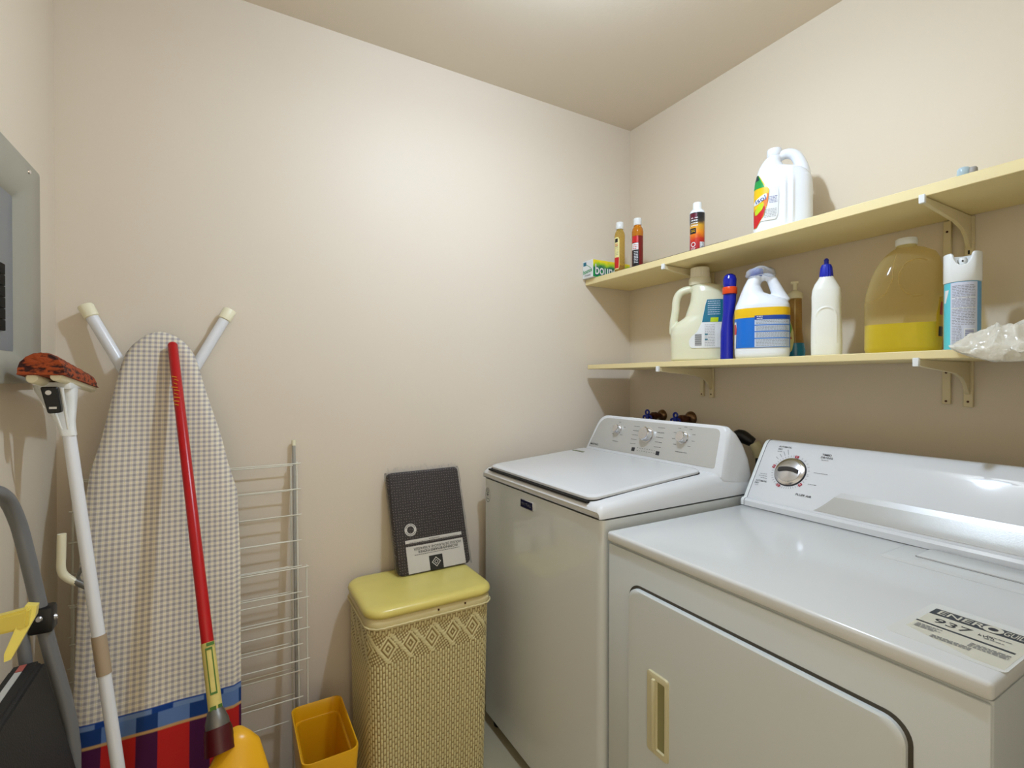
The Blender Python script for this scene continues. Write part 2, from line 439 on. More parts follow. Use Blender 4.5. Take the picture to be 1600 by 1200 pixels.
    for x in (.89, 1.46):
        for y in (y0+.05, y1-.05):
            b = B(); lathe(b, [(.02, 0), (.022, .012), (.012, .02), (.012, .046)], 14, (x, y, 0)); obj('foot', b, M_black, t)
washer()

# ------------------------------------------------------------------ dryer
def dryer():
    t = thing('clothes_dryer', 'white front-loading clothes dryer nearest the camera, with an energy sticker on top', 'dryer', (1.2, .61, 0))
    y0, y1 = .238, .984
    obj('body', prism(B(), rrect(.862, 1.565, y0+.003, y1-.003, .006), 'z', .03, .8865), M_dryer_f, t, smooth=30)
    obj('seam', box(B(), .868, 1.56, y0+.007, y1-.007, .886, .8895), M_gap, t)
    b = B(); box(b, .852, 1.57, y0, y1, .889, .915, .007, 4)
    top = obj('top_panel', b, M_dryer, t, smooth=35)
    # front panel with a raised door
    b = B(); box(b, .856, .863, y0+.003, y1-.003, .07, .884, .003, 2); obj('front_panel', b, M_dryer_f, t)
    dy0, dy1, dz0, dz1 = .330, .898, .20, .806
    b = B(); prism(b, rrect(dy0-.006, dy1+.006, dz0-.006, dz1+.006, .036, 8), 'x', .8545, .8562); obj('door_gap', b, mat('door_gasket', (70, 66, 56), .7), t)
    b = B()
    def dr(x, ins): return [(x, p[0], p[1]) for p in rrect(dy0+ins, dy1-ins, dz0+ins, dz1-ins, .032, 8)]
    # door ring around the pull recess is left whole: the pull is a framed cup set proud of it
    loftrings(b, [dr(.856, 0), dr(.847, 0), dr(.844, .003), dr(.8435, .008)]); door = obj('door', b, M_dryer_f, t, smooth=35)
    # pull handle: cream frame with sunken pocket
    cream = mat('aged_cream_plastic', (206, 198, 160), .4)
    b = B()
    hy0, hy1, hz0, hz1 = .767, .829, .455, .640
    def hr(x, a0, a1, c0, c1, r): return [(x, p[0], p[1]) for p in rrect(a0, a1, c0, c1, r, 3)]
    loftrings(b, [hr(.8435, hy0, hy1, hz0, hz1, .006), hr(.8385, hy0+.001, hy1-.001, hz0+.001, hz1-.001, .006), hr(.8375, hy0+.004, hy1-.004, hz0+.004, hz1-.004, .005),
                  hr(.8375, hy0+.008, hy0+.034, hz0+.014, hz1-.014, .003), hr(.8425, hy0+.010, hy0+.032, hz0+.016, hz1-.016, .003)], cap=False)
    h = obj('handle', b, cream, door)
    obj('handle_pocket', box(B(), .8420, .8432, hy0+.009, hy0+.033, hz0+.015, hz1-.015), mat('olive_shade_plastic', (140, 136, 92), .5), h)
    obj('handle_grip', box(B(), .831, .840, hy0+.034, hy0+.044, hz0+.012, hz1-.012, .003, 2), cream, h)
    # lint screen lid
    def slab(x0, x1, a0, a1, z0, z1, r, nm, m, par, ins=.003):
        b = B(); loftrings(b, [[(p[0], p[1], z0) for p in rrect(x0, x1, a0, a1, r)], [(p[0], p[1], z1) for p in rrect(x0, x1, a0, a1, r)],
                              [(p[0], p[1], z1+ins*.4) for p in rrect(x0+ins, x1-ins, a0+ins, a1-ins, r)]])
        return obj(nm, b, m, par, smooth=50)
    slab(1.255, 1.394, .245, .545, .9148, .9155, .02, 'lint_surround', M_dryer, top, .006)
    g_ = mat('grey_joint', (105, 105, 104), .6)
    slab(1.310, 1.393, .249, .498, .9158, .9180, .008, 'lint_lid_joint', g_, top, .0005)
    slab(1.312, 1.391, .251, .496, .9160, .9205, .007, 'lint_lid', M_dryer, top)
    # console
    P = [(1.396, .917), (1.396, .932), (1.402, .9385), (1.412, .9395), (1.421, .955), (1.440, .985), (1.469, 1.03), (1.495, 1.07), (1.513, 1.097), (1.521, 1.105), (1.530, 1.1105), (1.540, 1.112), (1.552, 1.106), (1.568, 1.07), (1.575, 1.0), (1.575, .917)]
    def prof(y, s=1, dz=0):
        cx_, cz_ = 1.51, .917
        return [(cx_+(x-cx_)*s, y, cz_+(z-cz_)*s) for x, z in P]
    b = B(); loftrings(b, [prof(y0+.03), prof(.970)]); con = obj('console', b, M_white, t, smooth=35)
    for (a, c, s2) in ((.9712, .984, 1), (y0+.0288, y0, -1)):
        b = B(); loftrings(b, [prof(a, 1.0), prof(c-.005*s2, 1.0), prof(c-.0015*s2, .992), prof(c, .97)]); obj('end_cap', b, M_whiteplastic, con, smooth=45)
    b = B(); loftrings(b, [prof(.9696, 1.006), prof(.9714, 1.006)]); obj('seam', b, M_inkg, con)
    # face helpers follow the profile
    zs = [p[1] for p in P[3:11]]; xs = [p[0] for p in P[3:11]]
    def face(y, z, off):
        x = float(np.interp(z, zs, xs)); return (x-off*.84, y, z+off*.54)
    # silver sweep along the lower face
    b = B(); ny = 40
    def sweep(ztop_fn, zbot, ystart_fn, off, m, nm):
        b = B(); rows = []
        for i in range(9):
            f = i/8; row = []
            for k in range(ny+1):
                z = zbot+(ztop_fn-zbot)*f; ys = ystart_fn(f); y = ys+(y0+.031-ys)*k/ny
                row.append(b.verts.new(face(y, z, off)))
            rows.append(row)
        for A, B_ in zip(rows, rows[1:]):
            for k in range(ny): b.faces.new((A[k], A[k+1], B_[k+1], B_[k]))
        return obj(nm, b, m, con)
    sweep(.985, .943, lambda f: .770-.042*f**.8, .0008, M_silver, 'silver_trim')
    sweep(.998, .985, lambda f: .728-.014*f, .0008, mat('pale_silver', (208, 208, 206), .3, metal=.3), 'silver_trim')
    # dial
    fc = Vector(face(.868, 1.029, .0006)); up = (Vector(face(0, 1.06, 0))-Vector(face(0, 1.0, 0))).normalized(); xd = Vector((0, -1, 0)); nrm = xd.cross(up).normalized()
    def disc(r0, d0, r1, d1, nm, m, par, n=40):
        b = B(); rings = []
        for rr, d in ((r0, d0), (r0, (d0+d1)/2), (r1, d1)):
            rings.append([tuple(fc+xd*rr*math.cos(2*PI*k/n)+up*rr*math.sin(2*PI*k/n)+nrm*d) for k in range(n)])
        loftrings(b, rings); return obj(nm, b, m, par)
    d = disc(.047, -.002, .046, .0016, 'dial', M_ink, con)
    disc(.0445, .001, .037, .008, 'dial_rim', M_chrome, d)
    disc(.036, .0075, .033, .0105, 'dial_face', M_chromeb, d)
    b = B(); pts = []
    for s_ in range(13):
        a = -1+2*s_/12; pts.append((a*.030, .008-.006*a*a+.003))
    for s_ in range(13):
        a = 1-2*s_/12; pts.append((a*.030, -.002-.006*a*a+.001))
    rr = [[tuple(fc+xd*x+up*y+nrm*dd) for x, y in pts] for dd in (.009, .014)]
    loftrings(b, rr); obj('dial_grip', b, mat('dark_chrome', (70, 70, 72), .25, metal=.8), d)
    # markings
    def at(dx, dz): return tuple(fc+xd*dx+up*dz)
    for a in (85, 168, 248, 318):
        b = B(); box(b, -.0055, .0055, -.004, .004, 0, .0006); b.transform(Matrix.Rotation(math.radians(a-90), 4, 'Z'))
        r = math.radians(a); c_ = Vector(at(.055*math.cos(r), .052*math.sin(r)))
        for v in b.verts: v.co = c_+xd*v.co.x+up*v.co.y+nrm*v.co.z
        o = obj('red_mark', b, M_red, con)
        ptext('0', .007, tuple(c_+nrm*.0006), xd, up, M_whiteplastic, o, name='numeral')
    b = B()
    for a in list(range(95, 165, 9))+list(range(175, 245, 9))+list(range(0, 80, 13))+list(range(255, 312, 7))+list(range(322, 358, 11)):
        r = math.radians(a); u_ = xd*math.cos(r)+up*math.sin(r); v_ = u_.cross(nrm)
        q = [b.verts.new(fc+u_*R+v_*s_*.0005+nrm*.0004) for R, s_ in ((.050, -1), (.056, -1), (.056, 1), (.050, 1))]
        b.faces.new(q)
    obj('tick_marks', b, M_inkg, con, smooth=0)['kind'] = 'stuff'
    T = lambda s, size, dx, dz, fit=None, m=M_ink: ptext(s, size, at(dx, dz), xd, up, m, con, fit=fit)
    T('AUTOMATIC', .0075, -.040, .080, .040); T('DRY', .0075, -.053, .071, .014)
    T('TIMED', .0085, .086, .070, .026); T('DRYING', .0085, .088, .061, .032)
    T('AUTOMATIC', .0075, -.076, -.045, .036); T('DRY', .0075, -.088, -.053, .013)
    T('FLUFF AIR', .0090, .060, -.066, .044); 
    marks([(-.06, -.045, .063), (.075, .095, .053), (-.092, -.080, -.060)], at(0, 0), xd, up, M_inkg, con)
    marks([(.067, .105, .010), (.062, .085, -.028), (-.088, -.066, -.020), (-.090, -.064, -.027), (-.082, -.062, -.034)], at(0, 0), xd, up, M_inkg, con, h=.0014)
    b = B()
    for k, a in enumerate((112, 122, 132, 143)):
        r = math.radians(a); u_ = xd*math.cos(r)+up*math.sin(r); v_ = u_.cross(nrm)
        q = [b.verts.new(fc+u_*R+v_*s_*.0007+nrm*.0004) for R, s_ in ((.060, -1), (.078-.002*k, -1), (.078-.002*k, 1), (.060, 1))]; b.faces.new(q)
    obj('small_print', b, M_inkg, con, smooth=0)['kind'] = 'stuff'
    # energy sticker on the top
    zt = .9152
    card = mat('cream_sticker', (204, 200, 182), .4); film_ = mat('clear_sticker_edge', (214, 214, 208), .15)
    b = B(); prism(b, rrect(.895, 1.075, .10+.138, .378, .010), 'z', zt-.0003, zt+.0002); st = obj('energy_sticker', b, film_, top, smooth=0)
    b = B(); prism(b, [(.938, .366), (1.052, .366), (1.052, .242), (.905, .242), (.905, .275), (.925, .330)], 'z', zt+.0002, zt+.0004); obj('sticker_paper', b, card, st, smooth=0)
    X, Y, Z = (0, -1, 0), (1, 0, 0), zt+.0005
    b = B(); prism(b, rrect(1.020, 1.050, .245, .366, .001), 'z', Z-.0002, Z); bar = obj('dark_bar', b, mat('dark_teal_ink', (30, 38, 46), .4), st, smooth=0)
    ptext('ENER', .026, (1.035, .330, Z), X, Y, card, st, fit=.058, off=.0003)
    ptext('GUIDE', .026, (1.035, .262, Z), X, Y, card, st, fit=.030, off=.0003)
    b = B(); prism(b, [(1.036+.014*math.cos(a*PI/12), .290+.012*math.sin(a*PI/12)) for a in range(24)], 'z', Z, Z+.0003); obj('maple_disc', b, card, st, smooth=0)
    b = B(); prism(b, [(1.036+.007*math.cos(a*PI/5), .290+.006*math.sin(a*PI/5)) for a in range(10)], 'z', Z, Z+.0005); obj('leaf_mark', b, M_ink, st, smooth=0)
    ptext('937', .028, (.996, .328, Z), X, Y, M_ink, st, fit=.046, off=.0002)
    ptext('kWh', .012, (.997, .287, Z), X, Y, M_ink, st, fit=.018, off=.0002)
    b = B(); prism(b, [(.972, .366), (.977, .366), (.974, .248), (.968, .248)], 'z', Z-.0002, Z+.0001); obj('rule_line', b, mat('dark_teal_ink', (30, 38, 46), .4), st, smooth=0)
    rows = []
    for k in range(4): rows.append((-.050, -.018-.006*(k % 2), .962-.0045*k-1)); rows.append((.018, .062, .955-.0045*k-1))
    for k in range(3): rows.append((-.022, .025, .935-.0042*k-1))
    rows += [(.022, .050, 1.003-1), (.022, .045, .990-1)]
    marks(rows, (1.0, .310, Z), X, Y, M_inkg, st, h=.002)
    for x in (.90, 1.52):
        for y in (y0+.05, y1-.05):
            b = B(); lathe(b, [(.02, 0), (.022, .010), (.012, .016), (.012, .031)], 14, (x, y, 0)); obj('foot', b, M_black, t)
dryer()

# ------------------------------------------------------------------ valves and hose behind the machines
def valves():
    for (y, lab) in ((1.560, 'blue-handled water valve, the one nearer the back wall'), (1.405, 'blue-handled water valve with the larger bronze wall plate, farther from the corner')):
        z = 1.150 if y > 1.5 else 1.147
        t = thing('water_valve', lab, 'valve', (RX, y, z), group='water valves behind the washer')
        r = .026 if y > 1.5 else .030
        def ax(prof, x0): # lathe around -x axis
            b = B(); loftrings(b, [[(x0-d, y+rr*math.cos(2*PI*k/24), z+rr*math.sin(2*PI*k/24)) for k in range(24)] for d, rr in prof]); return b
        obj('wall_plate', ax([(0.0005, r), (.006, r*.97), (.014, r*.7), (.018, r*.35)], RX), M_brass, t)
        obj('valve_body', ax([(.0, .010), (.025, .011), (.028, .016), (.05, .016), (.053, .010), (.075, .010)], RX-.012), M_copper, t)
        b = B(); tube(b, [(RX-.05, y, z), (RX-.05, y, z-.05), (RX-.05, y, z-.09)], .011); obj('outlet', b, M_copper, t)
        b = B()
        for k in range(3):
            a = 2*PI*k/3+PI/2; cy_, cz_ = y+.016*math.cos(a), z+.016*math.sin(a)
            tube(b, [(RX-.092, cy_+.010*math.cos(q*PI/6), cz_+.010*math.sin(q*PI/6)) for q in range(12)], .0042, 8, closed=True)
        tube(b, [(RX-.085, y, z), (RX-.098, y, z)], .009)
        obj('handle', b, M_blue, t)
    t = thing('drain_hose', 'black rubber drain hose end with cream connector between washer and dryer', 'hose', (1.60, 1.11, .9))
    b = B(); tube(b, smooth_path([(1.575, 1.150, 1.095), (1.59, 1.125, 1.108), (1.60, 1.105, 1.098), (1.612, 1.085, 1.084)], 5), [.006, .010, .014, .018, .020, .022, .022, .023, .023, .023, .022, .021, .020, .019, .018, .016]); obj('rubber_elbow', b, M_black, t)
    b = B(); tube(b, [(1.612, 1.083, 1.084), (1.618, 1.070, 1.060), (1.620, 1.066, 1.035)], [.019, .021, .020]); obj('connector', b, mat('aged_cream_plastic', (206, 198, 160), .4), t)
    b = B(); tube(b, smooth_path([(1.620, 1.066, 1.036), (1.625, 1.07, .9), (1.63, 1.08, .6), (1.63, 1.08, .02)], 5), .014); obj('hose_pipe', b, M_black, t)
    b = B(); tube(b, [(1.592, 1.128, 1.085), (1.60, 1.13, 1.02)], .008); obj('clamp_strap', b, mat('ochre_rubber', (160, 130, 60), .5), t)
valves()
# ------------------------------------------------------------------ ironing board
K_ = .25
def ypl(z): return 1.68-(1.441-z)*K_
def gingham():
    m = bpy.data.materials.new('gingham_cotton'); m.use_nodes = True; nt = m.node_tree; N, L = nt.nodes, nt.links
    p = N['Principled BSDF']; p.inputs['Roughness'].default_value = .85; p.inputs['Specular IOR Level'].default_value = .2
    tc = N.new('ShaderNodeTexCoord'); sp = N.new('ShaderNodeSeparateXYZ'); L.new(tc.outputs['Object'], sp.inputs[0])
    def mth(op, a, b=None, c=None):
        n = N.new('ShaderNodeMath'); n.operation = op
        for i, q in enumerate((a, b, c)):
            if q is None: continue
            if isinstance(q, (int, float)): n.inputs[i].default_value = q
            else: L.new(q, n.inputs[i])
        return n.outputs[0]
    def stripe(c, per, ph, lo, sm=.12):
        f = mth('FRACT', mth('ADD', mth('DIVIDE', c, per), ph))
        a = mth('ABSOLUTE', mth('SUBTRACT', f, .5))
        n = N.new('ShaderNodeMapRange'); L.new(a, n.inputs['Value']); n.inputs['From Min'].default_value = lo-sm/2; n.inputs['From Max'].default_value = lo+sm/2
        n.inputs['To Min'].default_value = 1; n.inputs['To Max'].default_value = 0; return n.outputs[0]
    def mix(f, a, b):
        n = N.new('ShaderNodeMix'); n.data_type = 'RGBA'
        for s_, q in (('Factor', f), ('A', a), ('B', b)):
            if isinstance(q, (tuple, float, int)): n.inputs[s_].default_value = q
            else: L.new(q, n.inputs[s_])
        return n.outputs['Result']
    x, z = sp.outputs['X'], sp.outputs['Z']
    sx = stripe(x, .0126, 0, .25, .2); sz = stripe(z, .0123, 0, .25, .2)
    yx = stripe(x, .0126, .5, .06, .05); yz = stripe(z, .0123, .5, .06, .05)
    base = mix(mth('MULTIPLY', mth('MAXIMUM', yx, yz), .45), srgb(232, 224, 208), srgb(214, 202, 146))
    g = mix(mth('MULTIPLY', mth('ADD', sx, sz), .38), base, srgb(128, 122, 132))
    # border: z measured from the board's foot
    big = stripe(x, .105, .28, .30, .02)
    bl = mix(big, srgb(24, 56, 112), srgb(92, 120, 168))
    loop = stripe(x, .105, .0, .30, .03); bl_top = mix(mth('MULTIPLY', loop, .5), srgb(22, 60, 130), srgb(150, 175, 205))
    rd = mix(big, srgb(70, 20, 60), srgb(182, 34, 30))
    def ramp(edge, w=.0015):
        n = N.new('ShaderNodeMapRange'); L.new(z, n.inputs['Value']); n.inputs['From Min'].default_value = edge-w; n.inputs['From Max'].default_value = edge+w; return n.outputs[0]
    c = mix(ramp(.478), rd, srgb(190, 150, 96))
    c = mix(ramp(.484), c, bl)
    c = mix(ramp(.516), c, bl_top)
    c = mix(ramp(.526), c, srgb(24, 64, 140))
    c = mix(ramp(.5295), c, g)
    L.new(c, p.inputs['Base Color'])
    n = N.new('ShaderNodeTexNoise'); n.inputs['Scale'].default_value = 14; L.new(tc.outputs['Object'], n.inputs['Vector'])
    b = N.new('ShaderNodeBump'); b.inputs['Distance'].default_value = .004; b.inputs['Strength'].default_value = .5; L.new(n.outputs[0], b.inputs['Height']); L.new(b.outputs[0], p.inputs['Normal'])
    return m
def ironing_board():
    t = thing('ironing_board', 'ironing board with blue and cream gingham cover standing on end against the back wall', 'ironing board', (-.136, 1.33, 0))
    zL = [.02, .10, .5, .84, 1.0, 1.074, 1.15, 1.271, 1.345, 1.378, 1.400, 1.414, 1.429, 1.4375, 1.441]
    Lx = [-.285, -.300, -.304, -.307, -.303, -.296, -.278, -.257, -.243, -.234, -.221, -.208, -.193, -.176, -.160]
    Rx = [.010, .026, .029, .030, .024, .003, -.014, -.050, -.069, -.079, -.093, -.104, -.123, -.142, -.158]
    # cover: soft rounded edge, front skin plus wrapped rim
    zz = []; 
    for a, b_ in zip(zL, zL[1:]):
        k = max(1, int((b_-a)/.03)); zz += [a+(b_-a)*i/k for i in range(k)]
    zz.append(zL[-1])
    b = B(); rows = []
    rnd = random.Random(3)
    for z in zz:
        l, r = float(np.interp(z, zL, Lx)), float(np.interp(z, zL, Rx)); row = []
        th = .014 if z < 1.43 else .009
        n = 20
        for k in range(n+1):
            f = k/n; x = l+(r-l)*f; e = min(f, 1-f)*(r-l)
            puff = th*(1-math.exp(-e/.006)); wob = .0012*math.sin(x*60+z*9)+.0012*math.sin(z*35+x*20)
            row.append((x, ypl(z)-puff-wob*min(1, e/.02), z))
        # back
        for k in range(n, -1, -4):
            f = k/n; row.append((l+(r-l)*f*.96+(r-l)*.02, ypl(z)+.010, z))
        rows.append(row)
    loftrings(b, rows); obj('cover', b, gingham(), t, smooth=60)
    # wrinkle seam at the right of the nose
    # legs behind the board
    def leg(foot, low, label):
        f, l = Vector(foot), Vector(low); d = (l-f).normalized()
        b = B(); tube(b, [f+d*.030, l], .0145, 18); lg = obj('leg', b, M_pole, t)
        b = B(); tube(b, [f, f+d*.003, f+d*.034, f+d*.036], [.0165, .0185, .0175, .0150], 18); obj('foot_cap', b, M_capcream, lg)
    leg((-.331, 1.735, 1.508), (-.12, 1.672, 1.085), '')
    leg((.010, 1.738, 1.520), (-.210, 1.676, 1.085), '')
    b = B(); tube(b, [(-.165, 1.61, 1.10), (-.165, 1.40, .30)], .010); obj('frame_tube', b, M_pole, t)
    # release lever at the left edge
    b = B(); tube(b, smooth_path([(-.330, 1.50, .952), (-.331, 1.50, .905), (-.331, 1.50, .868), (-.320, 1.50, .848), (-.303, 1.50, .834)], 5), .0085, 12); lv = obj('release_lever', b, M_capcream, t)
    b = B(); tube(b, [(-.310, 1.50, .840), (-.272, 1.49, .815)], .0075, 10); tube(b, smooth_path([(-.297, 1.50, .832), (-.302, 1.50, .848), (-.292, 1.50, .872)], 4), .004, 8)
    obj('lever_bracket', b, M_galv, lv)
ironing_board()

# ------------------------------------------------------------------ wire drying rack
def rack():
    t = thing('drying_rack', 'folded white wire drying rack leaning on the back wall behind the ironing board', 'drying rack', (-.08, 1.66, 0))
    def lean(y, z, k): return y-(1.1-z)*k
    sets = [ # x0,x1,y at z=1.1,k, ztop, zbot, spacing, x of rails
        (-.360, .204, 1.712, .060, 1.040, .235, .0805, (-.352, .192)),
        (-.346, .186, 1.745, .045, 1.030, .215, .0805, (-.340, .178)),
        (-.352, .222, 1.690, .060, .720, .345, .094, (-.345, .215))]
    for si, (x0, x1, y, k, zt, zb, sp, rails) in enumerate(sets):
        z = zt; i = 0
        while z > zb:
            b = B(); yy = lean(y, z, k)
            tube(b, [(x0, yy-.003, z), (x1, yy-.003, z)], .0019, 8)
            obj('rung', b, M_wire, t); z -= sp*(1 if si != 1 else 1.0); i += 1
        for rx in rails:
            b = B(); tube(b, [(rx, lean(y, zt+.006, k), zt+.006), (rx, lean(y, .01, k), .01)], .0026, 8); obj('rail', b, M_wire, t)
    for rx in (.188, -.349):
        zt_ = 1.105 if rx > 0 else .30
        b = B(); tube(b, [(rx+.000, 1.748-.03*.0, zt_), (rx, 1.745-.006, 1.0 if rx > 0 else .28), (rx, 1.66, .01)], .0055, 10); l = obj('leg', b, M_wireg, t)
        b = B(); tube(b, [(rx, 1.748, zt_-.012), (rx, 1.7485, zt_+.006)], .0068, 10); obj('end_cap', b, M_capcream, l)
rack()

# ------------------------------------------------------------------ sponge mop
def mop():
    t = thing('sponge_mop', 'white sponge mop standing head up against the left wall, orange sponge', 'mop', (-.137, 1.25, 0))
    top = Vector((-.300, 1.425, 1.185)); low = Vector((-.137, 1.25, .006))
    d = (low-top).normalized()
    b = B(); tube(b, [top, low], .0118, 20); po = obj('pole', b, M_pole, t)
    f = lambda z: top+d*((z-top.z)/d.z)
    b = B(); tube(b, [f(.757), f(.676)], .0133, 20); obj('sleeve', b, M_tan, po)
    # funnel body: widens up to the rollers
    b = B(); rings = []
    for s_, hw, hd in ((0, .0125, .0125), (.012, .0135, .0135), (.03, .016, .014), (.06, .024, .016), (.085, .030, .020), (.100, .033, .030), (.112, .033, .034)):
        c = top-d*s_*1.0; c = Vector((c.x-.10*s_, c.y+.02*s_, c.z))
        ring = []
        for a, q in rrect(-hw, hw, -hd, hd, min(hw, hd)*.55, 4): ring.append((c.x+a, c.y+q, c.z))
        rings.append(ring)
    loftrings(b, rings); hd_ = obj('mop_head', b, M_whiteplastic, t, smooth=50)
    for sx in (-.012, .014):
        b = B(); tube(b, [(-.317+sx, 1.382, 1.290), (-.303+sx*.4, 1.405, 1.20)], [.0035, .0025], 8); obj('rib', b, M_whiteplastic, hd_)
    # black clip
    b = B(); prism(b, rpoly([(-.334, 1.292), (-.306, 1.292), (-.300, 1.238), (-.322, 1.236)], .005), 'y', 1.368, 1.384, .002, 1); cl = obj('clip', b, M_black, t)
    b = B(); box(b, -.319, -.307, 1.3655, 1.3675, 1.246, 1.2505); obj('clip_slot', b, M_chromeb, cl); b = B(); tube(b, [(-.320, 1.3675, 1.280), (-.320, 1.365, 1.280)], .005, 12); obj('clip_rivet', b, M_chromeb, cl)
    # rollers
    for (x, z) in ((-.340, 1.310), (-.303, 1.314)):
        b = B(); tube(b, [(x, 1.345, z), (x, 1.348, z), (x+.010, 1.592, z-.028), (x+.010, 1.595, z-.028)], [.0085, .0105, .0105, .0085], 18); obj('roller', b, M_capcream, t)
    b = B(); box(b, -.346, -.292, 1.40, 1.50, 1.286, 1.302, .003); obj('roller_frame', b, M_whiteplastic, t)
    # sponge half-round
    m = bpy.data.materials.new('cracked_sponge'); m.use_nodes = True; nt = m.node_tree; N, L = nt.nodes, nt.links; p = N['Principled BSDF']
    tc = N.new('ShaderNodeTexCoord'); mp = N.new('ShaderNodeMapping'); mp.inputs['Scale'].default_value = (55, 42, 110); L.new(tc.outputs['Object'], mp.inputs[0])
    vo = N.new('ShaderNodeTexNoise'); vo.inputs['Scale'].default_value = 1.0; vo.inputs['Detail'].default_value = 3; L.new(mp.outputs[0], vo.inputs['Vector'])
    cr = N.new('ShaderNodeValToRGB'); cr.color_ramp.elements[0].position = .40; cr.color_ramp.elements[0].color = srgb(52, 16, 8); cr.color_ramp.elements[1].position = .52; cr.color_ramp.elements[1].color = srgb(158, 68, 24)
    L.new(vo.outputs[0], cr.inputs[0]); L.new(cr.outputs[0], p.inputs['Base Color']); p.inputs['Roughness'].default_value = .9
    bp = N.new('ShaderNodeBump'); bp.inputs['Distance'].default_value = .004; L.new(vo.outputs[0], bp.inputs['Height']); L.new(bp.outputs[0], p.inputs['Normal'])
    b = B(); rings = []; n = 18; rnd = random.Random(5)
    for i in range(25):
        f = i/24; y = 1.335+.262*f; zc = 1.322-.030*f; xc = -.324+.010*f
        s_ = 1 if 0 < i < 24 else .93
        ring = []
        for k in range(n+1):
            a = PI*k/n; rx_ = .038*s_*(1-.12*f)*(1+rnd.uniform(-.02, .02)); rz = .042*s_*(1-.22*f)*(1+rnd.uniform(-.03, .03))
            ring.append((max(LX+.002, xc+rx_*math.cos(a)), y, zc+rz*math.sin(a)))
        ring.append((max(LX+.002, xc-.036), y, zc-.005)); ring.append((xc+.036, y, zc-.005))
        rings.append(ring)
    loftrings(b, rings); obj('sponge', b, m, t, smooth=70)
mop()

# ------------------------------------------------------------------ broom
def broom():
    t = thing('broom', 'broom with long red handle leaning on the ironing board', 'broom', (.01, 1.02, 0))
    a = Vector((-.1290, 1.640, 1.409)); q = Vector((-.039, 1.300, .710)); d = (q-a).normalized()
    f = lambda z: a+d*((z-a.z)/d.z)
    b = B(); tube(b, [a, a+d*.003, a+d*.008, f(.57)], [.005, .0095, .0118, .0128], 20); h = obj('handle', b, M_redpole, t)
    gold = mat('gold_print', (200, 130, 30), .4)
    # gold print on the pole
    b = B()
    vx = Vector((1, 0, 0)); nn = Vector((-.25, -1, .3)).normalized()
    rnd = random.Random(9)
    for k in range(9):
        c = f(1.31-.009*k); w_ = .004+.004*rnd.random(); 
        side = nn.cross(d).normalized(); o_ = side*rnd.uniform(-.004, .004)
        nn2 = (nn-d*nn.dot(d)).normalized()
        pts = [c+o_+nn2*.0128+side*s1*w_+d*s2*.0014+d*s1*.003 for s1, s2 in ((-1, -1), (1, -1), (1, 1), (-1, 1))]
        b.faces.new([b.verts.new(p_) for p_ in pts])
    obj('gold_print', b, gold, h, smooth=0)
    # paper label
    lab = mat('paper_label', (206, 190, 110), .6, var=.12, vscale=60)
    b = B(); tube(b, [f(.715), f(.592)], [.0135, .0138], 20); L_ = obj('paper_label', b, lab, h)
    b = B(); nn2 = (nn-d*nn.dot(d)).normalized(); side = nn2.cross(d).normalized()
    g = mat('green_print', (70, 110, 40), .6)
    def strip(z0, z1, ang, w_):
        dirn = (nn2*math.cos(ang)+side*math.sin(ang)); sd = dirn.cross(d).normalized()
        p0, p1 = f(z0)+dirn*.0142, f(z1)+dirn*.0144
        b.faces.new([b.verts.new(v_) for v_ in (p0-sd*w_, p0+sd*w_, p1+sd*w_, p1-sd*w_)])
    strip(.705, .62, .75, .0012); strip(.705, .62, -.1, .0010); strip(.705, .701, .32, .006); strip(.624, .620, .32, .006)
    strip(.60, .592, 0, .006); strip(.60, .594, 1.0, .005); strip(.714, .708, .6, .008)
    obj('green_print', b, g, L_, smooth=0)
    b = B(); tube(b, [f(.594), f(.585), f(.572), f(.562)], [.0145, .018, .023, .0235], 22); obj('ferrule', b, M_galv, t)
    b = B(); tube(b, [f(.563), f(.555), f(.535), f(.520)], [.0245, .027, .028, .030], 22); obj('collar', b, M_dred, t)
    # plastic shoulder and straw
    c = f(.525)
    b = B(); rings = []
    for z, hw, hd in ((.545, .014, .014), (.535, .026, .020), (.52, .040, .024), (.49, .055, .028), (.46, .060, .030)):
        p = f(z); sh = .034 if z > .5 else .025
        rings.append([(p.x+sh+hw*math.cos(2*PI*k/24), p.y+.006+hd*math.sin(2*PI*k/24), z) for k in range(24)])
    loftrings(b, rings); obj('shoulder', b, M_yellow, t, smooth=60)
    b = B(); rnd = random.Random(2)
    for k in range(420):
        u, v = rnd.uniform(-1, 1), rnd.uniform(-1, 1)
        p = f(.465); p2 = f(.03)
        x0_, y0_ = p.x+.025+u*.055, p.y+.006+v*.022; x1_, y1_ = p2.x+.0+u*.13, p2.y+v*.028
        tube(b, [(x0_, y0_, .47), ((x0_+x1_)/2+rnd.uniform(-.004, .004), (y0_+y1_)/2, .25), (x1_, y1_, .004+rnd.uniform(0, .02))], .0016, 4)
    s_ = obj('straw', b, M_straw, t, smooth=0); s_['kind'] = 'stuff'
broom()

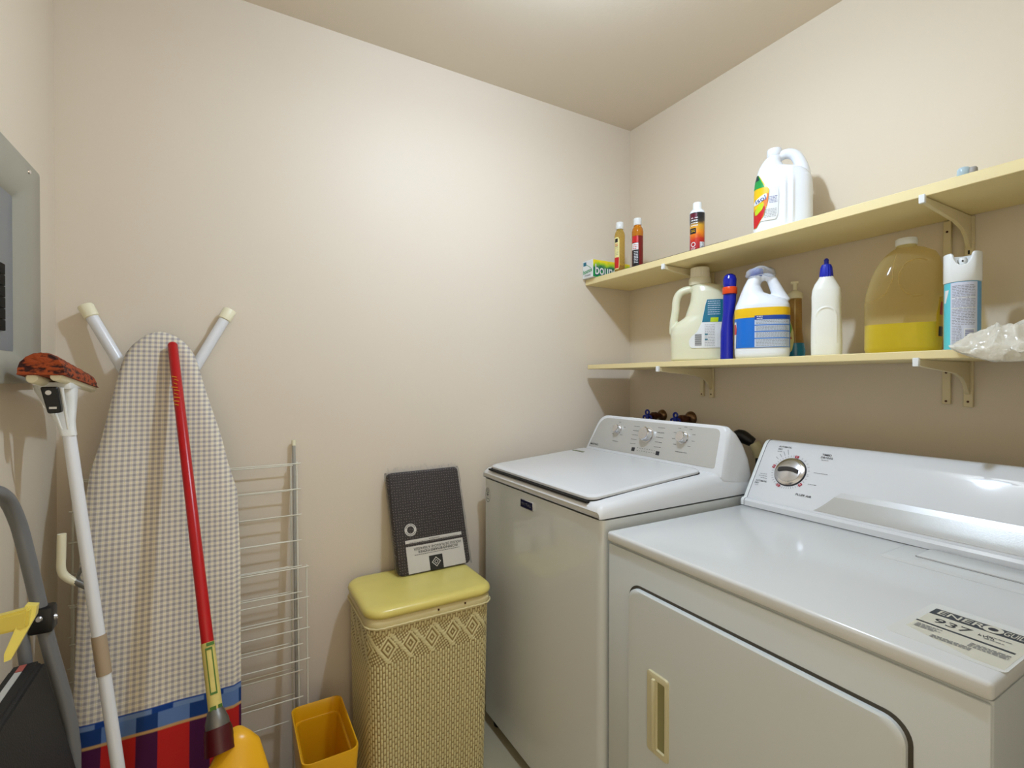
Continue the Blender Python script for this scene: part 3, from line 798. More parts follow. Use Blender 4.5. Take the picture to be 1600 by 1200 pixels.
# ------------------------------------------------------------------ step stool at the left wall
def stool():
    t = thing('step_stool', 'folded grey tube step stool with black treads leaning on the left wall', 'step stool', (-.30, 1.08, 0))
    def X(z): return -.268-(z-.55)*.167 if z > .55 else -.268+.0*(.55-z)
    pts = [(-.285, 1.245, .012), (-.282, 1.268, .3), (X(.56), 1.295, .56), (X(.80), 1.30, .80), (X(.98), 1.30, .98), (X(1.04), 1.293, 1.04), (X(1.085), 1.268, 1.085), (X(1.108), 1.22, 1.108), (X(1.112), 1.16, 1.112)]
    mir = [(p[0], 2.16-p[1], p[2]) for p in reversed(pts)]
    b = B(); tube(b, smooth_path(pts+mir, 5), .0125, 16); obj('hoop_frame', b, M_grey, t)
    for y in (1.30, .86):
        b = B(); tube(b, [(-.345, y-.010 if y > 1 else y+.010, .848), (-.318, y-.016 if y > 1 else y+.016, .55), (-.330, y-.075 if y > 1 else y+.075, .012)], .010, 12); obj('rear_leg', b, M_grey, t)
        br = obj('bracket', box(B(), X(.84)-.018, X(.84)+.020, min(y, y)-.018 if y > 1 else y-.018, y+.018, .812, .862, .006, 2), M_black, t)
        b = B(); tube(b, [(X(.84)+.020, y-.004, .838), (X(.84)+.024, y-.004, .838)], [.006, .004], 12); obj('rivet', b, M_chromeb, br)
        b = B(); tube(b, [(X(.84)+.0, y-.0185, .843), (X(.84)+.0, y-.0215, .843)], [.006, .004], 12); obj('rivet', b, M_chromeb, br)
    for (zt, zb, nm) in ((.770, .50, 'upper'), (.46, .22, 'lower')):
        b = B(); xa = X(zt)
        prism(b, [(xa-.052, zt-.004), (xa-.002, zt), (X(zb)+.016, zb), (X(zb)-.034, zb-.004)], 'y', .885, 1.275, .008, 3)
        tr = obj('tread', b, M_blackr, t)
        if nm == 'upper':
            b = B(); prism(b, [(xa-.034, 0), (xa-.024, 0), (xa-.024, .001), (xa-.034, .001)], 'y', .92, 1.235)
            for v in b.verts: v.co.z += zt-.0012
            obj('white_strip', b, mat('pale_grey_paper', (190, 190, 184), .5), tr, smooth=0)
            b = B(); prism(b, [(xa-.034, 0), (xa-.024, 0), (xa-.024, .0012), (xa-.034, .0012)], 'y', 1.237, 1.262)
            for v in b.verts: v.co.z += zt-.0012
            obj('red_patch', b, mat('faded_red', (180, 96, 84), .5), tr, smooth=0)
    # pale yellow plastic arm
    b = B(); prism(b, [(-.352, .925), (-.280, .934), (-.282, .902), (-.352, .897)], 'y', 1.085, 1.105, .004, 2)
    ar = obj('yellow_arm', b, M_hook, t)
    b = B()
    A = [Vector(p) for p in ((-.288, 1.10, .936), (-.274, 1.10, .932), (-.276, 1.10, .915), (-.296, 1.065, .866), (-.304, 1.065, .864), (-.304, 1.065, .876))]
    loftrings(b, [[tuple(p) for p in A], [tuple(p+Vector((0, .014, 0))) for p in A]]); obj('yellow_blade', b, M_hook, ar, smooth=30)
stool()
# ------------------------------------------------------------------ yellow bin
def bin_():
    t = thing('plastic_bin', 'orange-yellow open plastic bin on the floor left of the hamper', 'bin', (.237, 1.55, 0))
    b = B()
    def R(z, ins, r=.022):
        f = (z/.30); k = .020*(1-f)+ins
        return [(x, y, z) for x, y in rrect(.164+k, .312-k, 1.37+k, 1.636-k, r)]
    loftrings(b, [R(.002, 0), R(.15, 0), R(.300, 0), R(.3035, .001), R(.3035, .004), R(.299, .006), R(.262, .006), R(.260, .012), R(.10, .012), R(.012, .012)], cap=True)
    obj('bin_shell', b, M_yellow, t, smooth=50)
    b = B(); tube(b, [(x, y, .262) for x, y, z in R(.262, .010)], .0018, 6, closed=True); obj('inner_ridge', b, M_yellow, t)
bin_()

# ------------------------------------------------------------------ laundry hamper
def hamper():
    t = thing('laundry_hamper', 'cream woven wicker laundry hamper with yellow lid beside the washer', 'hamper', (.555, 1.58, 0))
    x0, x1, y0, y1 = .356, .752, 1.440, 1.730; rc = .045; Ht = .588
    # perimeter sampling
    per = []; 
    base = rrect(x0, x1, y0, y1, rc, 10); base.append(base[0])
    acc = [0]
    for a, c in zip(base, base[1:]): acc.append(acc[-1]+math.hypot(c[0]-a[0], c[1]-a[1]))
    Lp = acc[-1]; NC = 150; NR = 28; U, W_ = 5, 9
    nu, nv = NC*U, NR*W_
    s = np.arange(nu)/nu*Lp
    bx = np.interp(s, acc, [p[0] for p in base]); by = np.interp(s, acc, [p[1] for p in base])
    dx = np.roll(bx, -1)-np.roll(bx, 1); dy = np.roll(by, -1)-np.roll(by, 1); ln = np.hypot(dx, dy); nx, ny = dy/ln, -dx/ln
    cx, cy = (x0+x1)/2, (y0+y1)/2
    sgn = np.sign(nx*(bx-cx)+ny*(by-cy)); nx *= sgn; ny *= sgn
    uu = np.arange(nu)/U; vv = np.arange(nv+1)/W_
    UU, VV = np.meshgrid(uu, vv)
    # plain weave: long vertical beads in alternating columns
    col = np.floor(UU); row = np.floor(VV+.5*(col % 2))
    fu = UU-col; fv = VV+.5*(col % 2)-row
    bead = np.clip(np.sin(PI*fu), 0, 1)**.6*np.clip(np.sin(PI*fv), 0, 1)**.45
    # lattice/diamond band near the top
    zb = VV/NR
    band = (zb > .79) & (zb < .945)
    q = 2*(VV-NR*.868); P_ = 8.0
    ph = (UU % P_)-P_/2
    dia = np.abs(ph)*1.0+np.abs(q)*.85
    rings_ = .5+.5*np.cos(dia*2*PI/1.5)
    diag = np.abs(((UU+q*.85) % P_)-P_/2+.0)
    bar = (np.abs(((UU+q*.9) % P_)-.7) < .7)
    pat = np.where(bar, .75+.25*np.abs(np.sin(VV*2*PI)), np.where(dia < 3.4, rings_, np.clip(np.sin(PI*(UU+VV) % PI), 0, 1)*np.clip(np.sin(PI*(VV*2-UU*.5) % PI), 0, 1)))
    bead = np.where(band, pat, bead)
    h = .0032*bead
    zz = .012+(Ht-.012)*zb
    taper = 1-.055*(1-zb)
    px = cx+(bx-cx)*taper+nx*h; py = (y1+(by-y1)*(1-.03*(1-zb)))+ny*h
    verts = np.stack([px, py, zz], -1).reshape(-1, 3)
    i = np.arange(nu); j = (i+1) % nu
    faces = []
    for r in range(nv):
        A = r*nu+i; B2 = r*nu+j
        faces.append(np.stack([A, B2, B2+nu, A+nu], -1))
    faces = np.concatenate(faces)
    me = bpy.data.meshes.new('woven_body')
    me.from_pydata((verts-np.array([.555, 1.58, 0])).tolist(), [], faces.tolist())
    at_ = me.attributes.new('bead', 'FLOAT', 'POINT'); at_.data.foreach_set('value', np.clip(bead, 0, 1).reshape(-1).astype(np.float32))
    me.polygons.foreach_set('use_smooth', [True]*len(me.polygons))
    m = bpy.data.materials.new('painted_wicker'); m.use_nodes = True; nt = m.node_tree; p = nt.nodes['Principled BSDF']
    at2 = nt.nodes.new('ShaderNodeAttribute'); at2.attribute_name = 'bead'
    cr = nt.nodes.new('ShaderNodeValToRGB'); cr.color_ramp.elements[0].position = .22; cr.color_ramp.elements[0].color = srgb(150, 128, 80); cr.color_ramp.elements[1].position = .62; cr.color_ramp.elements[1].color = srgb(216, 204, 154)
    nt.links.new(at2.outputs['Fac'], cr.inputs[0]); nt.links.new(cr.outputs[0], p.inputs['Base Color']); p.inputs['Roughness'].default_value = .45
    me.materials.append(m)
    o = bpy.data.objects.new('woven_body', me); C.objects.link(o); o.parent = t; o['kind'] = 'stuff'
    rimm = mat('cream_wicker_paint', (214, 200, 150), .5, var=.08, vscale=40)
    b = B()
    def R(z, k, r=rc): return [(x, y, z) for x, y in rrect(x0-k, x1+k, y0-k, y1+k, r, 8)]
    loftrings(b, [R(.572, .003), R(.576, .006), R(.592, .006), R(.602, .004), R(.606, .0)]); obj('rim', b, rimm, t, smooth=50)
    b = B(); loftrings(b, [R(.002, -.02), R(.014, -.016)]); obj('base', b, rimm, t)
    b = B(); 
    def tw(off):
        out = []; r_ = R(.580, .008); n = len(r_)
        for k in range(n):
            a, c = Vector(r_[k]), Vector(r_[(k+1) % n])
            m_ = max(1, int((c-a).length/.004))
            for q_ in range(m_): out.append(a.lerp(c, q_/m_))
        return [p_+Vector((0, 0, .0007*math.sin(i_*1.2+off))) for i_, p_ in enumerate(out)]
    tube(b, tw(0), .0028, 6, closed=True); obj('braid', b, rimm, t)
    lid = B()
    def Q(z, k): return [(x, y, z) for x, y in rrect(.346+k, .764-k, 1.430+k, 1.738-k, max(.03, .058-k*.5), 8)]
    loftrings(lid, [Q(.6065, .006), Q(.608, .001), Q(.616, -.001), Q(.624, .001), Q(.6295, .006), Q(.6325, .015), Q(.6335, .03)])
    obj('lid', lid, M_lid, t, smooth=60)
    for xx in (.565, .655):
        b = B(); tube(b, [(xx, y0-.006, .596), (xx, y0-.009, .596)], .003, 8); obj('tack', b, M_copper, t)
hamper()

# ------------------------------------------------------------------ packaged ironing board cover leaning on the lid
def package():
    zb = .6345
    BL, BR, TL, TR = Vector((.505, 1.640, zb)), Vector((.772, 1.640, zb+.002)), Vector((.487, 1.728, .985)), Vector((.757, 1.728, .992))
    t = thing('packaged_cover', 'plastic-wrapped black ironing board cover with upside-down label, leaning on the wall', 'package', (.635, 1.66, zb))
    ux = (BR-BL).normalized(); uy = ((TL+TR)/2-(BL+BR)/2).normalized(); n = ux.cross(uy).normalized() # towards the viewer (-y)
    if n.y > 0: n = -n
    W, Hh = .268, .352
    o0 = BL+n*.0
    cloth = bpy.data.materials.new('black_dotted_fabric'); cloth.use_nodes = True; nt = cloth.node_tree; p = nt.nodes['Principled BSDF']
    tc = nt.nodes.new('ShaderNodeTexCoord'); sp = nt.nodes.new('ShaderNodeSeparateXYZ'); cb = nt.nodes.new('ShaderNodeCombineXYZ'); nt.links.new(tc.outputs['Object'], sp.inputs[0])
    nt.links.new(sp.outputs['X'], cb.inputs['X']); nt.links.new(sp.outputs['Z'], cb.inputs['Y'])
    vo = nt.nodes.new('ShaderNodeTexVoronoi'); vo.voronoi_dimensions = '2D'; vo.inputs['Scale'].default_value = 110; vo.inputs['Randomness'].default_value = .3; nt.links.new(cb.outputs[0], vo.inputs['Vector'])
    cr = nt.nodes.new('ShaderNodeValToRGB'); cr.color_ramp.elements[0].position = .10; cr.color_ramp.elements[0].color = srgb(120, 110, 104); cr.color_ramp.elements[1].position = .22; cr.color_ramp.elements[1].color = srgb(46, 38, 36)
    nt.links.new(vo.outputs['Distance'], cr.inputs[0]); nt.links.new(cr.outputs[0], p.inputs['Base Color']); p.inputs['Roughness'].default_value = .7
    def P(u, v, d=0): return BL+ux*u+uy*max(v, -d*.27)+n*d
    TH = .034
    def ring(d, ins, r): return [tuple(P(u, v+.001, d)) for u, v in rrect(ins, W-ins, ins*.3, Hh-ins, r)]
    b = B(); loftrings(b, [ring(-TH+.001, .004, .016), ring(-TH+.006, 0, .016), ring(-.005, 0, .016), ring(-.001, .003, .016), ring(0, .008, .016)]); fc = obj('folded_cover', b, cloth, t, smooth=50)
    paper = mat('white_card', (214, 210, 204), .35)
    def quad(u0, u1, v0, v1, d, nm, m, par, th=.0006):
        b = B(); loftrings(b, [[tuple(P(u, v, d)) for u, v in ((u0, v0), (u1, v0), (u1, v1), (u0, v1))], [tuple(P(u, v, d+th)) for u, v in ((u0, v0), (u1, v0), (u1, v1), (u0, v1))]]); return obj(nm, b, m, par, smooth=0)
    card = quad(.034, .248, .004, .094, .0008, 'label_card', paper, t)
    quad(.034, .246, .105, .116, .0008, 'label_strip', paper, t)
    blk = quad(.112, .162, .003, .052, .0015, 'black_square', mat('near_black_print', (26, 28, 26), .4), card)
    bd = B()
    c = (.137, .029)
    for r0, r1 in ((.017, .0135), (.008, .0055)):
        A = [bd.verts.new(P(c[0]+r0*math.cos(k*PI/2), c[1]+r0*math.sin(k*PI/2), .0024)) for k in range(4)]
        D = [bd.verts.new(P(c[0]+r1*math.cos(k*PI/2), c[1]+r1*math.sin(k*PI/2), .0024)) for k in range(4)]
        for k in range(4): bd.faces.new((A[k], A[(k+1) % 4], D[(k+1) % 4], D[k]))
    obj('diamond_logo', bd, paper, card, smooth=0)
    ink = mat('card_ink', (80, 78, 76), .5)
    xd, yd = -ux, -uy          # printed upside down
    T = lambda s, sz, u, v, fit, bold=.01, m=ink, par=card: ptext(s, sz, tuple(P(u, v, .0016)), xd, yd, m, par, bold=bold, fit=fit)
    T('IRONING BOARD COVER', .013, .150, .073, .150); T('HOUSSE DE PLANCHE À REPASSER', .012, .150, .084, .178)
    marks([(-.085, .085, .0), (-.055, .055, -.008)], tuple(P(.146, .063, .0016)), xd, yd, ink, card, h=.0016)
    marks([(-.10, .10, .0), (-.09, .09, -.006)], tuple(P(.140, .1015, .0012)), xd, yd, mat('pale_print', (130, 124, 118), .5), t, h=.0012)
    marks([(-.02, .02, 0)], tuple(P(.140, .1105, .0016)), xd, yd, ink, t, h=.0016)
    # round sticker ring
    b = B(); n_ = 40; cu, cv = .058, .150
    A = [b.verts.new(P(cu+.0215*math.cos(2*PI*k/n_), cv+.0215*math.sin(2*PI*k/n_), .0012)) for k in range(n_)]
    D = [b.verts.new(P(cu+.0125*math.cos(2*PI*k/n_), cv+.0125*math.sin(2*PI*k/n_), .0012)) for k in range(n_)]
    for k in range(n_): b.faces.new((A[k], A[(k+1) % n_], D[(k+1) % n_], D[k]))
    stk = obj('ring_sticker', b, paper, t, smooth=0)
    b = B()
    for k in range(26):
        a = 2*PI*k/26
        if abs(math.sin(a)) < .35: continue
        c_ = P(cu+.0175*math.cos(a), cv+.0175*math.sin(a), .0016); rad = ux*math.cos(a)+uy*math.sin(a); tn = rad.cross(n)
        b.faces.new([b.verts.new(c_+rad*p_*.0018+tn*q_*.0011) for p_, q_ in ((-1, -1), (1, -1), (1, 1), (-1, 1))])
    obj('ring_print', b, ink, stk, smooth=0)
    # plastic bag around it, crumpled top edge
    rnd = random.Random(11); b = B(); rows = []
    nu, nv = 44, 26
    def bagpt(f, g):
        # f around perimeter 0..1 (front, right, back, left), g height
        u_in = W+.012; v = -.0005+(Hh+.004)*g
        seq = [(-.003, .003), (W+.003, .003), (W+.003, -TH-.001), (-.003, -TH-.001)]
        k = f*4; i_ = int(k) % 4; a, c_ = seq[i_], seq[(i_+1) % 4]; w_ = k-int(k)
        u, d_ = a[0]+(c_[0]-a[0])*w_, a[1]+(c_[1]-a[1])*w_
        if g > .98: d_ = d_*.6-.006
        j = .0022 if g < .93 else .004
        return P(u+rnd.uniform(-j, j)*.6, v if 0 < g < 1 else v+.0, d_+(rnd.uniform(0, j)*(1 if i_ in (0,) else -1 if i_ == 2 else 0)))
    for r in range(nv+1):
        rows.append([bagpt(k/nu, r/nv) for k in range(nu)])
    loftrings(b, rows, cap=False)
    fm = film('clear_bag_film', (120, 120, 120), .95, .10, .25, tint=1, bump=.6)
    obj('plastic_bag', b, fm, t, smooth=180)
    b = B(); prev = None      # sealed, frilly top of the bag
    for k in range(70):
        u = -.004+(W+.008)*k/69; hgt = .010+.012*abs(math.sin(k*.7))*rnd.random()+ (.012 if 8 < k < 40 else 0)*rnd.random()
        p0 = P(u, Hh, -.012+rnd.uniform(-.004, .004)); p1 = P(u+rnd.uniform(-.004, .004), Hh+hgt, -.016+rnd.uniform(-.006, .006))
        cur = (b.verts.new(p0), b.verts.new(p1))
        if prev: b.faces.new((prev[0], cur[0], cur[1], prev[1]))
        prev = cur
    obj('bag_frill', b, fm, t, smooth=180)
package()

# ------------------------------------------------------------------ bottles and jugs on the shelves
class Jug:
    """loft of superellipse sections [(z, xleft, xright, halfdepth, exponent)]"""
    def __init__(s, secs): s.S = sorted(secs)
    def sec(s, z):
        Z = [q[0] for q in s.S]
        return [float(np.interp(z, Z, [q[i] for q in s.S])) for i in (1, 2, 3, 4)]
    def rings(s, n=48, dz=.006, grow=0):
        z0, z1 = s.S[0][0], s.S[-1][0]; k = max(2, int((z1-z0)/dz)); out = []
        zs = sorted(set([z0+(z1-z0)*i/k for i in range(k+1)]+[q[0] for q in s.S]))
        for z in zs:
            l, r, d, e = s.sec(z); cx, a = (l+r)/2, (r-l)/2+grow; d += grow; ring = []
            for j in range(n):
                t = 2*PI*j/n; c, q = math.cos(t), math.sin(t)
                ring.append((cx+a*math.copysign(abs(c)**(2/e), c), d*math.copysign(abs(q)**(2/e), q), z))
            out.append(ring)
        return out
    def front(s, x, z, off):
        l, r, d, e = s.sec(z); cx, a = (l+r)/2, (r-l)/2
        u = max(-.985, min(.985, (x-cx)/a))
        return (x, -(d*(1-abs(u)**e)**(1/e))-off, z)
    def patch(s, rows, off, nx=14, dz=.004):
        """rows [(z, left, right)]"""
        rows = sorted(rows); Z = [q[0] for q in rows]; k = max(1, int((Z[-1]-Z[0])/dz)); b = B(); g = []
        for i in range(k+1):
            z = Z[0]+(Z[-1]-Z[0])*i/k; l = float(np.interp(z, Z, [q[1] for q in rows])); r = float(np.interp(z, Z, [q[2] for q in rows]))
            g.append([b.verts.new(s.front(l+(r-l)*j/nx, z, off)) for j in range(nx+1)])
        for A, D in zip(g, g[1:]):
            for j in range(nx): b.faces.new((A[j], A[j+1], D[j+1], D[j]))
        return b
    def text(s, st, size, x, z, fit, off, bold=.01, rot=0):
        b = text_bm(st, size, bold); w_ = max(v.co.x for v in b.verts)-min(v.co.x for v in b.verts)
        for v in b.verts: v.co.x *= fit/w_
        if rot: b.transform(Matrix.Rotation(rot, 4, 'Z'))
        for v in b.verts: v.co = Vector(s.front(x+v.co.x, z+v.co.y, off))
        return b
    def lines(s, x0, x1, z0, z1, n, off, h=.0016, gap=True):
        b = B(); rn = random.Random(int(x0*1e4+z0*1e4))
        for i in range(n):
            z = z0+(z1-z0)*i/max(1, n-1); x = x0
            while x < x1-.001:
                w_ = min(rn.uniform(.003, .009), x1-x)
                b.faces.new([b.verts.new(s.front(a, c, off)) for a, c in ((x, z-h/2), (x+w_, z-h/2), (x+w_, z+h/2), (x, z+h/2))]); x += w_+(.0013 if gap else 0)
        return b
def lob(name, bm, m, parent, smooth=50):    # local coordinates
    o = obj(name, bm, m, parent, world=False, smooth=smooth)
    if name in ('small_print', 'barcode', 'white_print', 'red_print', 'gold_print'): o['kind'] = 'stuff'
    return o
def remeshed(name, parts, m, parent, vox=.0028, it=6):
    """union of closed pieces, blow-moulded look"""
    b = B()
    for p in parts: bmesh.ops.recalc_face_normals(p, faces=p.faces[:]); merge(b, p)
    me = bpy.data.meshes.new('t'); b.to_mesh(me); b.free(); o = bpy.data.objects.new('t', me); C.objects.link(o)
    md = o.modifiers.new('r', 'REMESH'); md.mode = 'VOXEL'; md.voxel_size = vox
    ms = o.modifiers.new('s', 'SMOOTH'); ms.iterations = it; ms.factor = .5
    bpy.context.view_layer.update()
    ev = o.evaluated_get(bpy.context.evaluated_depsgraph_get()); m2 = bpy.data.meshes.new_from_object(ev)
    bpy.data.objects.remove(o); bpy.data.meshes.remove(me)
    m2.name = name; m2.materials.clear(); m2.materials.append(m)
    m2.polygons.foreach_set('use_smooth', [True]*len(m2.polygons))
    r = bpy.data.objects.new(name, m2); C.objects.link(r); r.parent = parent
    return r
def cyl(x, y, prof, n=28): return lathe(B(), prof, n, (x, y, 0))
UP, LO = 1.757, 1.373
P_white = mat('glossy_white_plastic', (232, 236, 242), .22)
P_milk = mat('milky_plastic', (222, 220, 192), .28, sss=.15)
P_blue = mat('cobalt_plastic', (16, 30, 158), .18)
P_navycap = mat('blue_cap_plastic', (24, 40, 170), .3)
lab_white = mat('label_white', (226, 228, 228), .35)
lab_blue = mat('label_blue', (20, 110, 205), .3)
lab_lblue = mat('label_light_blue', (196, 208, 226), .35)
lab_yel = mat('label_yellow', (236, 190, 20), .3)
lab_teal = mat('label_teal', (24, 112, 138), .3)
lab_green = mat('label_green', (30, 150, 70), .3)
lab_red = mat('label_red', (200, 28, 34), .3)
lab_black = mat('label_black', (24, 22, 26), .3)
lab_cyan = mat('label_cyan', (90, 200, 214), .3)

def big_white_jug():
    J = Jug([(0, -.074, .074, .050, 3.2), (.006, -.081, .081, .056, 3.4), (.02, -.083, .083, .058, 3.4), (.150, -.082, .082, .058, 3.2), (.175, -.080, .080, .056, 3), (.196, -.075, .066, .052, 2.8),
             (.208, -.072, .050, .048, 2.6), (.222, -.068, .006, .040, 2.4), (.238, -.060, -.003, .033, 2.2), (.252, -.050, -.002, .026, 2), (.262, -.040, -.006, .018, 2)])
    t = thing('cleaner_jug', 'large white jug with a green, yellow and red label on the upper shelf', 'jug', (1.525, .930, UP), math.radians(-58.5))
    h = smooth_path([(-.015, 0, .254), (.010, 0, .262), (.032, 0, .254), (.046, 0, .232), (.056, 0, .200), (.060, 0, .165)], 6)
    hb = tube(B(), h, [.014+.006*i/len(h) for i in range(len(h))], 16)
    rb = loftrings(B(), J.rings())
    ridge = [tube(B(), [(x, -.054, .03), (x, -.0575, .06), (x, -.0575, .15), (x, -.045, .20)], .006, 10) for x in (.006, .026)]
    body = remeshed('bottle_body', [rb, hb]+ridge, P_white, t)
    lob('cap', cyl(-.023, 0, [(.0205, .259), (.0215, .261), (.0215, .279), (.020, .282)]), P_white, t)
    lb = lob('label', J.patch([(.028, -.080, -.072), (.060, -.0805, -.052), (.10, -.0805, -.040), (.140, -.080, -.036), (.165, -.0785, -.052), (.195, -.073, -.066)], .0022), lab_yel, t)
    lob('label_green_part', J.patch([(.150, -.0800, -.049), (.165, -.0785, -.055), (.195, -.073, -.067)], .0027), lab_green, lb)
    lob('label_dark_part', J.patch([(.176, -.0772, -.064), (.197, -.0725, -.068)], .0031), mat('label_dark_green', (14, 60, 60), .3), lb)
    lob('label_red_part', J.patch([(.029, -.080, -.072), (.060, -.0805, -.0535), (.085, -.0805, -.046), (.095, -.060, -.050)], .0027), lab_red, lb)
    lob('label_orange_part', J.patch([(.090, -.056, -.0415), (.128, -.045, -.0375)], .0029), mat('label_orange', (236, 120, 20), .3), lb)
    lob('lemon_print', J.patch([(.068, -.076, -.070), (.082, -.077, -.055), (.100, -.062, -.050)], .0032), mat('label_lime', (190, 210, 30), .3), lb)
    lob('label_banner', J.patch([(.100, -.079, -.070), (.112, -.079, -.045), (.124, -.060, -.042), (.128, -.050, -.044)], .0035), lab_white, lb)
    lob('lettering', J.text('isol', .022, -.060, .113, .030, .0040, rot=.25), mat('label_ink_blue', (40, 60, 130), .4), lb, smooth=0)
    lw = lob('back_label', J.patch([(.045, -.062, -.018), (.060, -.050, -.012), (.120, -.034, -.010), (.140, -.033, -.012)], .0022), lab_white, t)
    lob('small_print', J.lines(-.036, -.014, .098, .116, 5, .0028), mat('label_ink_violet', (90, 92, 150), .4), lw, smooth=0)
    lob('small_print', J.lines(-.050, -.016, .055, .078, 6, .0028, h=.0012), M_inkg, lw, smooth=0)
big_white_jug()

def milky_jug():
    J = Jug([(0, -.092, .094, .055, 3.2), (.008, -.102, .102, .062, 3.2), (.10, -.103, .104, .062, 3), (.125, -.098, .104, .060, 2.8), (.145, -.080, .104, .058, 2.8), (.165, -.052, .102, .056, 2.8), (.22, -.034, .098, .054, 2.8),
             (.255, -.030, .092, .050, 2.8), (.275, -.032, .080, .044, 2.6), (.283, -.028, .050, .036, 2.2), (.288, -.034, .034, .034, 2)])
    t = thing('detergent_jug', 'milky translucent detergent jug with side handle at the left end of the lower shelf', 'jug', (1.515, 1.236, LO), math.radians(-50.3))
    h = smooth_path([(-.094, 0, .105), (-.092, 0, .150), (-.085, 0, .195), (-.082, 0, .232), (-.066, 0, .260), (-.030, 0, .270), (.0, 0, .262)], 6)
    body = remeshed('bottle_body', [loftrings(B(), J.rings()), tube(B(), h, .0145, 16)], P_milk, t)
    lob('collar', cyl(0, 0, [(.037, .282), (.039, .286), (.039, .303), (.036, .309)]), mat('cream_collar', (230, 226, 200), .35), t)
    b = B(); rings = []
    for r, z in ((.033, .305), (.0335, .307), (.0325, .343), (.031, .346)):
        rings.append([(r*(1+.012*math.cos(a*40))*math.cos(a), r*(1+.012*math.cos(a*40))*math.sin(a), z) for a in [2*PI*k/160 for k in range(160)]])
    lob('cap', loftrings(b, rings), mat('cream_ribbed_cap', (232, 226, 204), .4), t, smooth=20)
    lb = lob('label', J.patch([(.048, -.028, .094), (.058, -.036, .096), (.075, -.037, .096), (.090, -.028, .096), (.105, -.010, .096), (.14, .006, .096), (.205, .018, .094), (.222, .022, .090)], .0018), lab_white, t)
    lob('label_teal_part', J.patch([(.140, .007, .095), (.205, .019, .093), (.221, .024, .088)], .0023), lab_teal, lb)
    lob('green_patch', J.patch([(.140, .034, .060), (.156, .036, .062)], .0027), mat('label_lime', (190, 210, 30), .3), lb)
    lob('small_print', J.lines(.026, .068, .168, .214, 7, .0028, h=.0024), lab_lblue, lb, smooth=0)
    lob('barcode', J.lines(-.017, .006, .058, .096, 12, .0023, h=.0018, gap=False), M_ink, lb, smooth=0)
    lob('small_print', J.lines(.016, .050, .055, .130, 14, .0023, h=.0014), M_inkg, lb, smooth=0)
    lob('teal_mark', J.lines(.016, .026, .078, .096, 2, .0026, h=.005, gap=False), lab_teal, lb, smooth=0)
milky_jug()

def blue_bottle():
    J = Jug([(0, -.024, .012, .016, 2.6), (.006, -.027, .014, .018, 2.6), (.10, -.026, .014, .018, 2.4), (.14, -.021, .013, .017, 2.2), (.165, -.019, .017, .017, 2), (.200, -.019, .022, .017, 2), (.222, -.018, .023, .016, 2),
             (.246, -.016, .022, .015, 2), (.258, -.019, .023, .017, 2), (.275, -.019, .024, .017, 2), (.288, -.014, .020, .013, 2), (.294, -.005, .011, .006, 2)])
    t = thing('cleaner_bottle', 'slim cobalt blue bottle with orange neck band between the two big jugs', 'bottle', (1.480, 1.088, LO), math.radians(-53.7))
    lob('bottle_body', loftrings(B(), J.rings(36, .004)), P_blue, t, smooth=80)
    lob('neck_band', cyl(.0025, 0, [(.0225, .225), (.0235, .227), (.0235, .246), (.0225, .248)]), mat('orange_plastic', (224, 72, 20), .3), t)
blue_bottle()

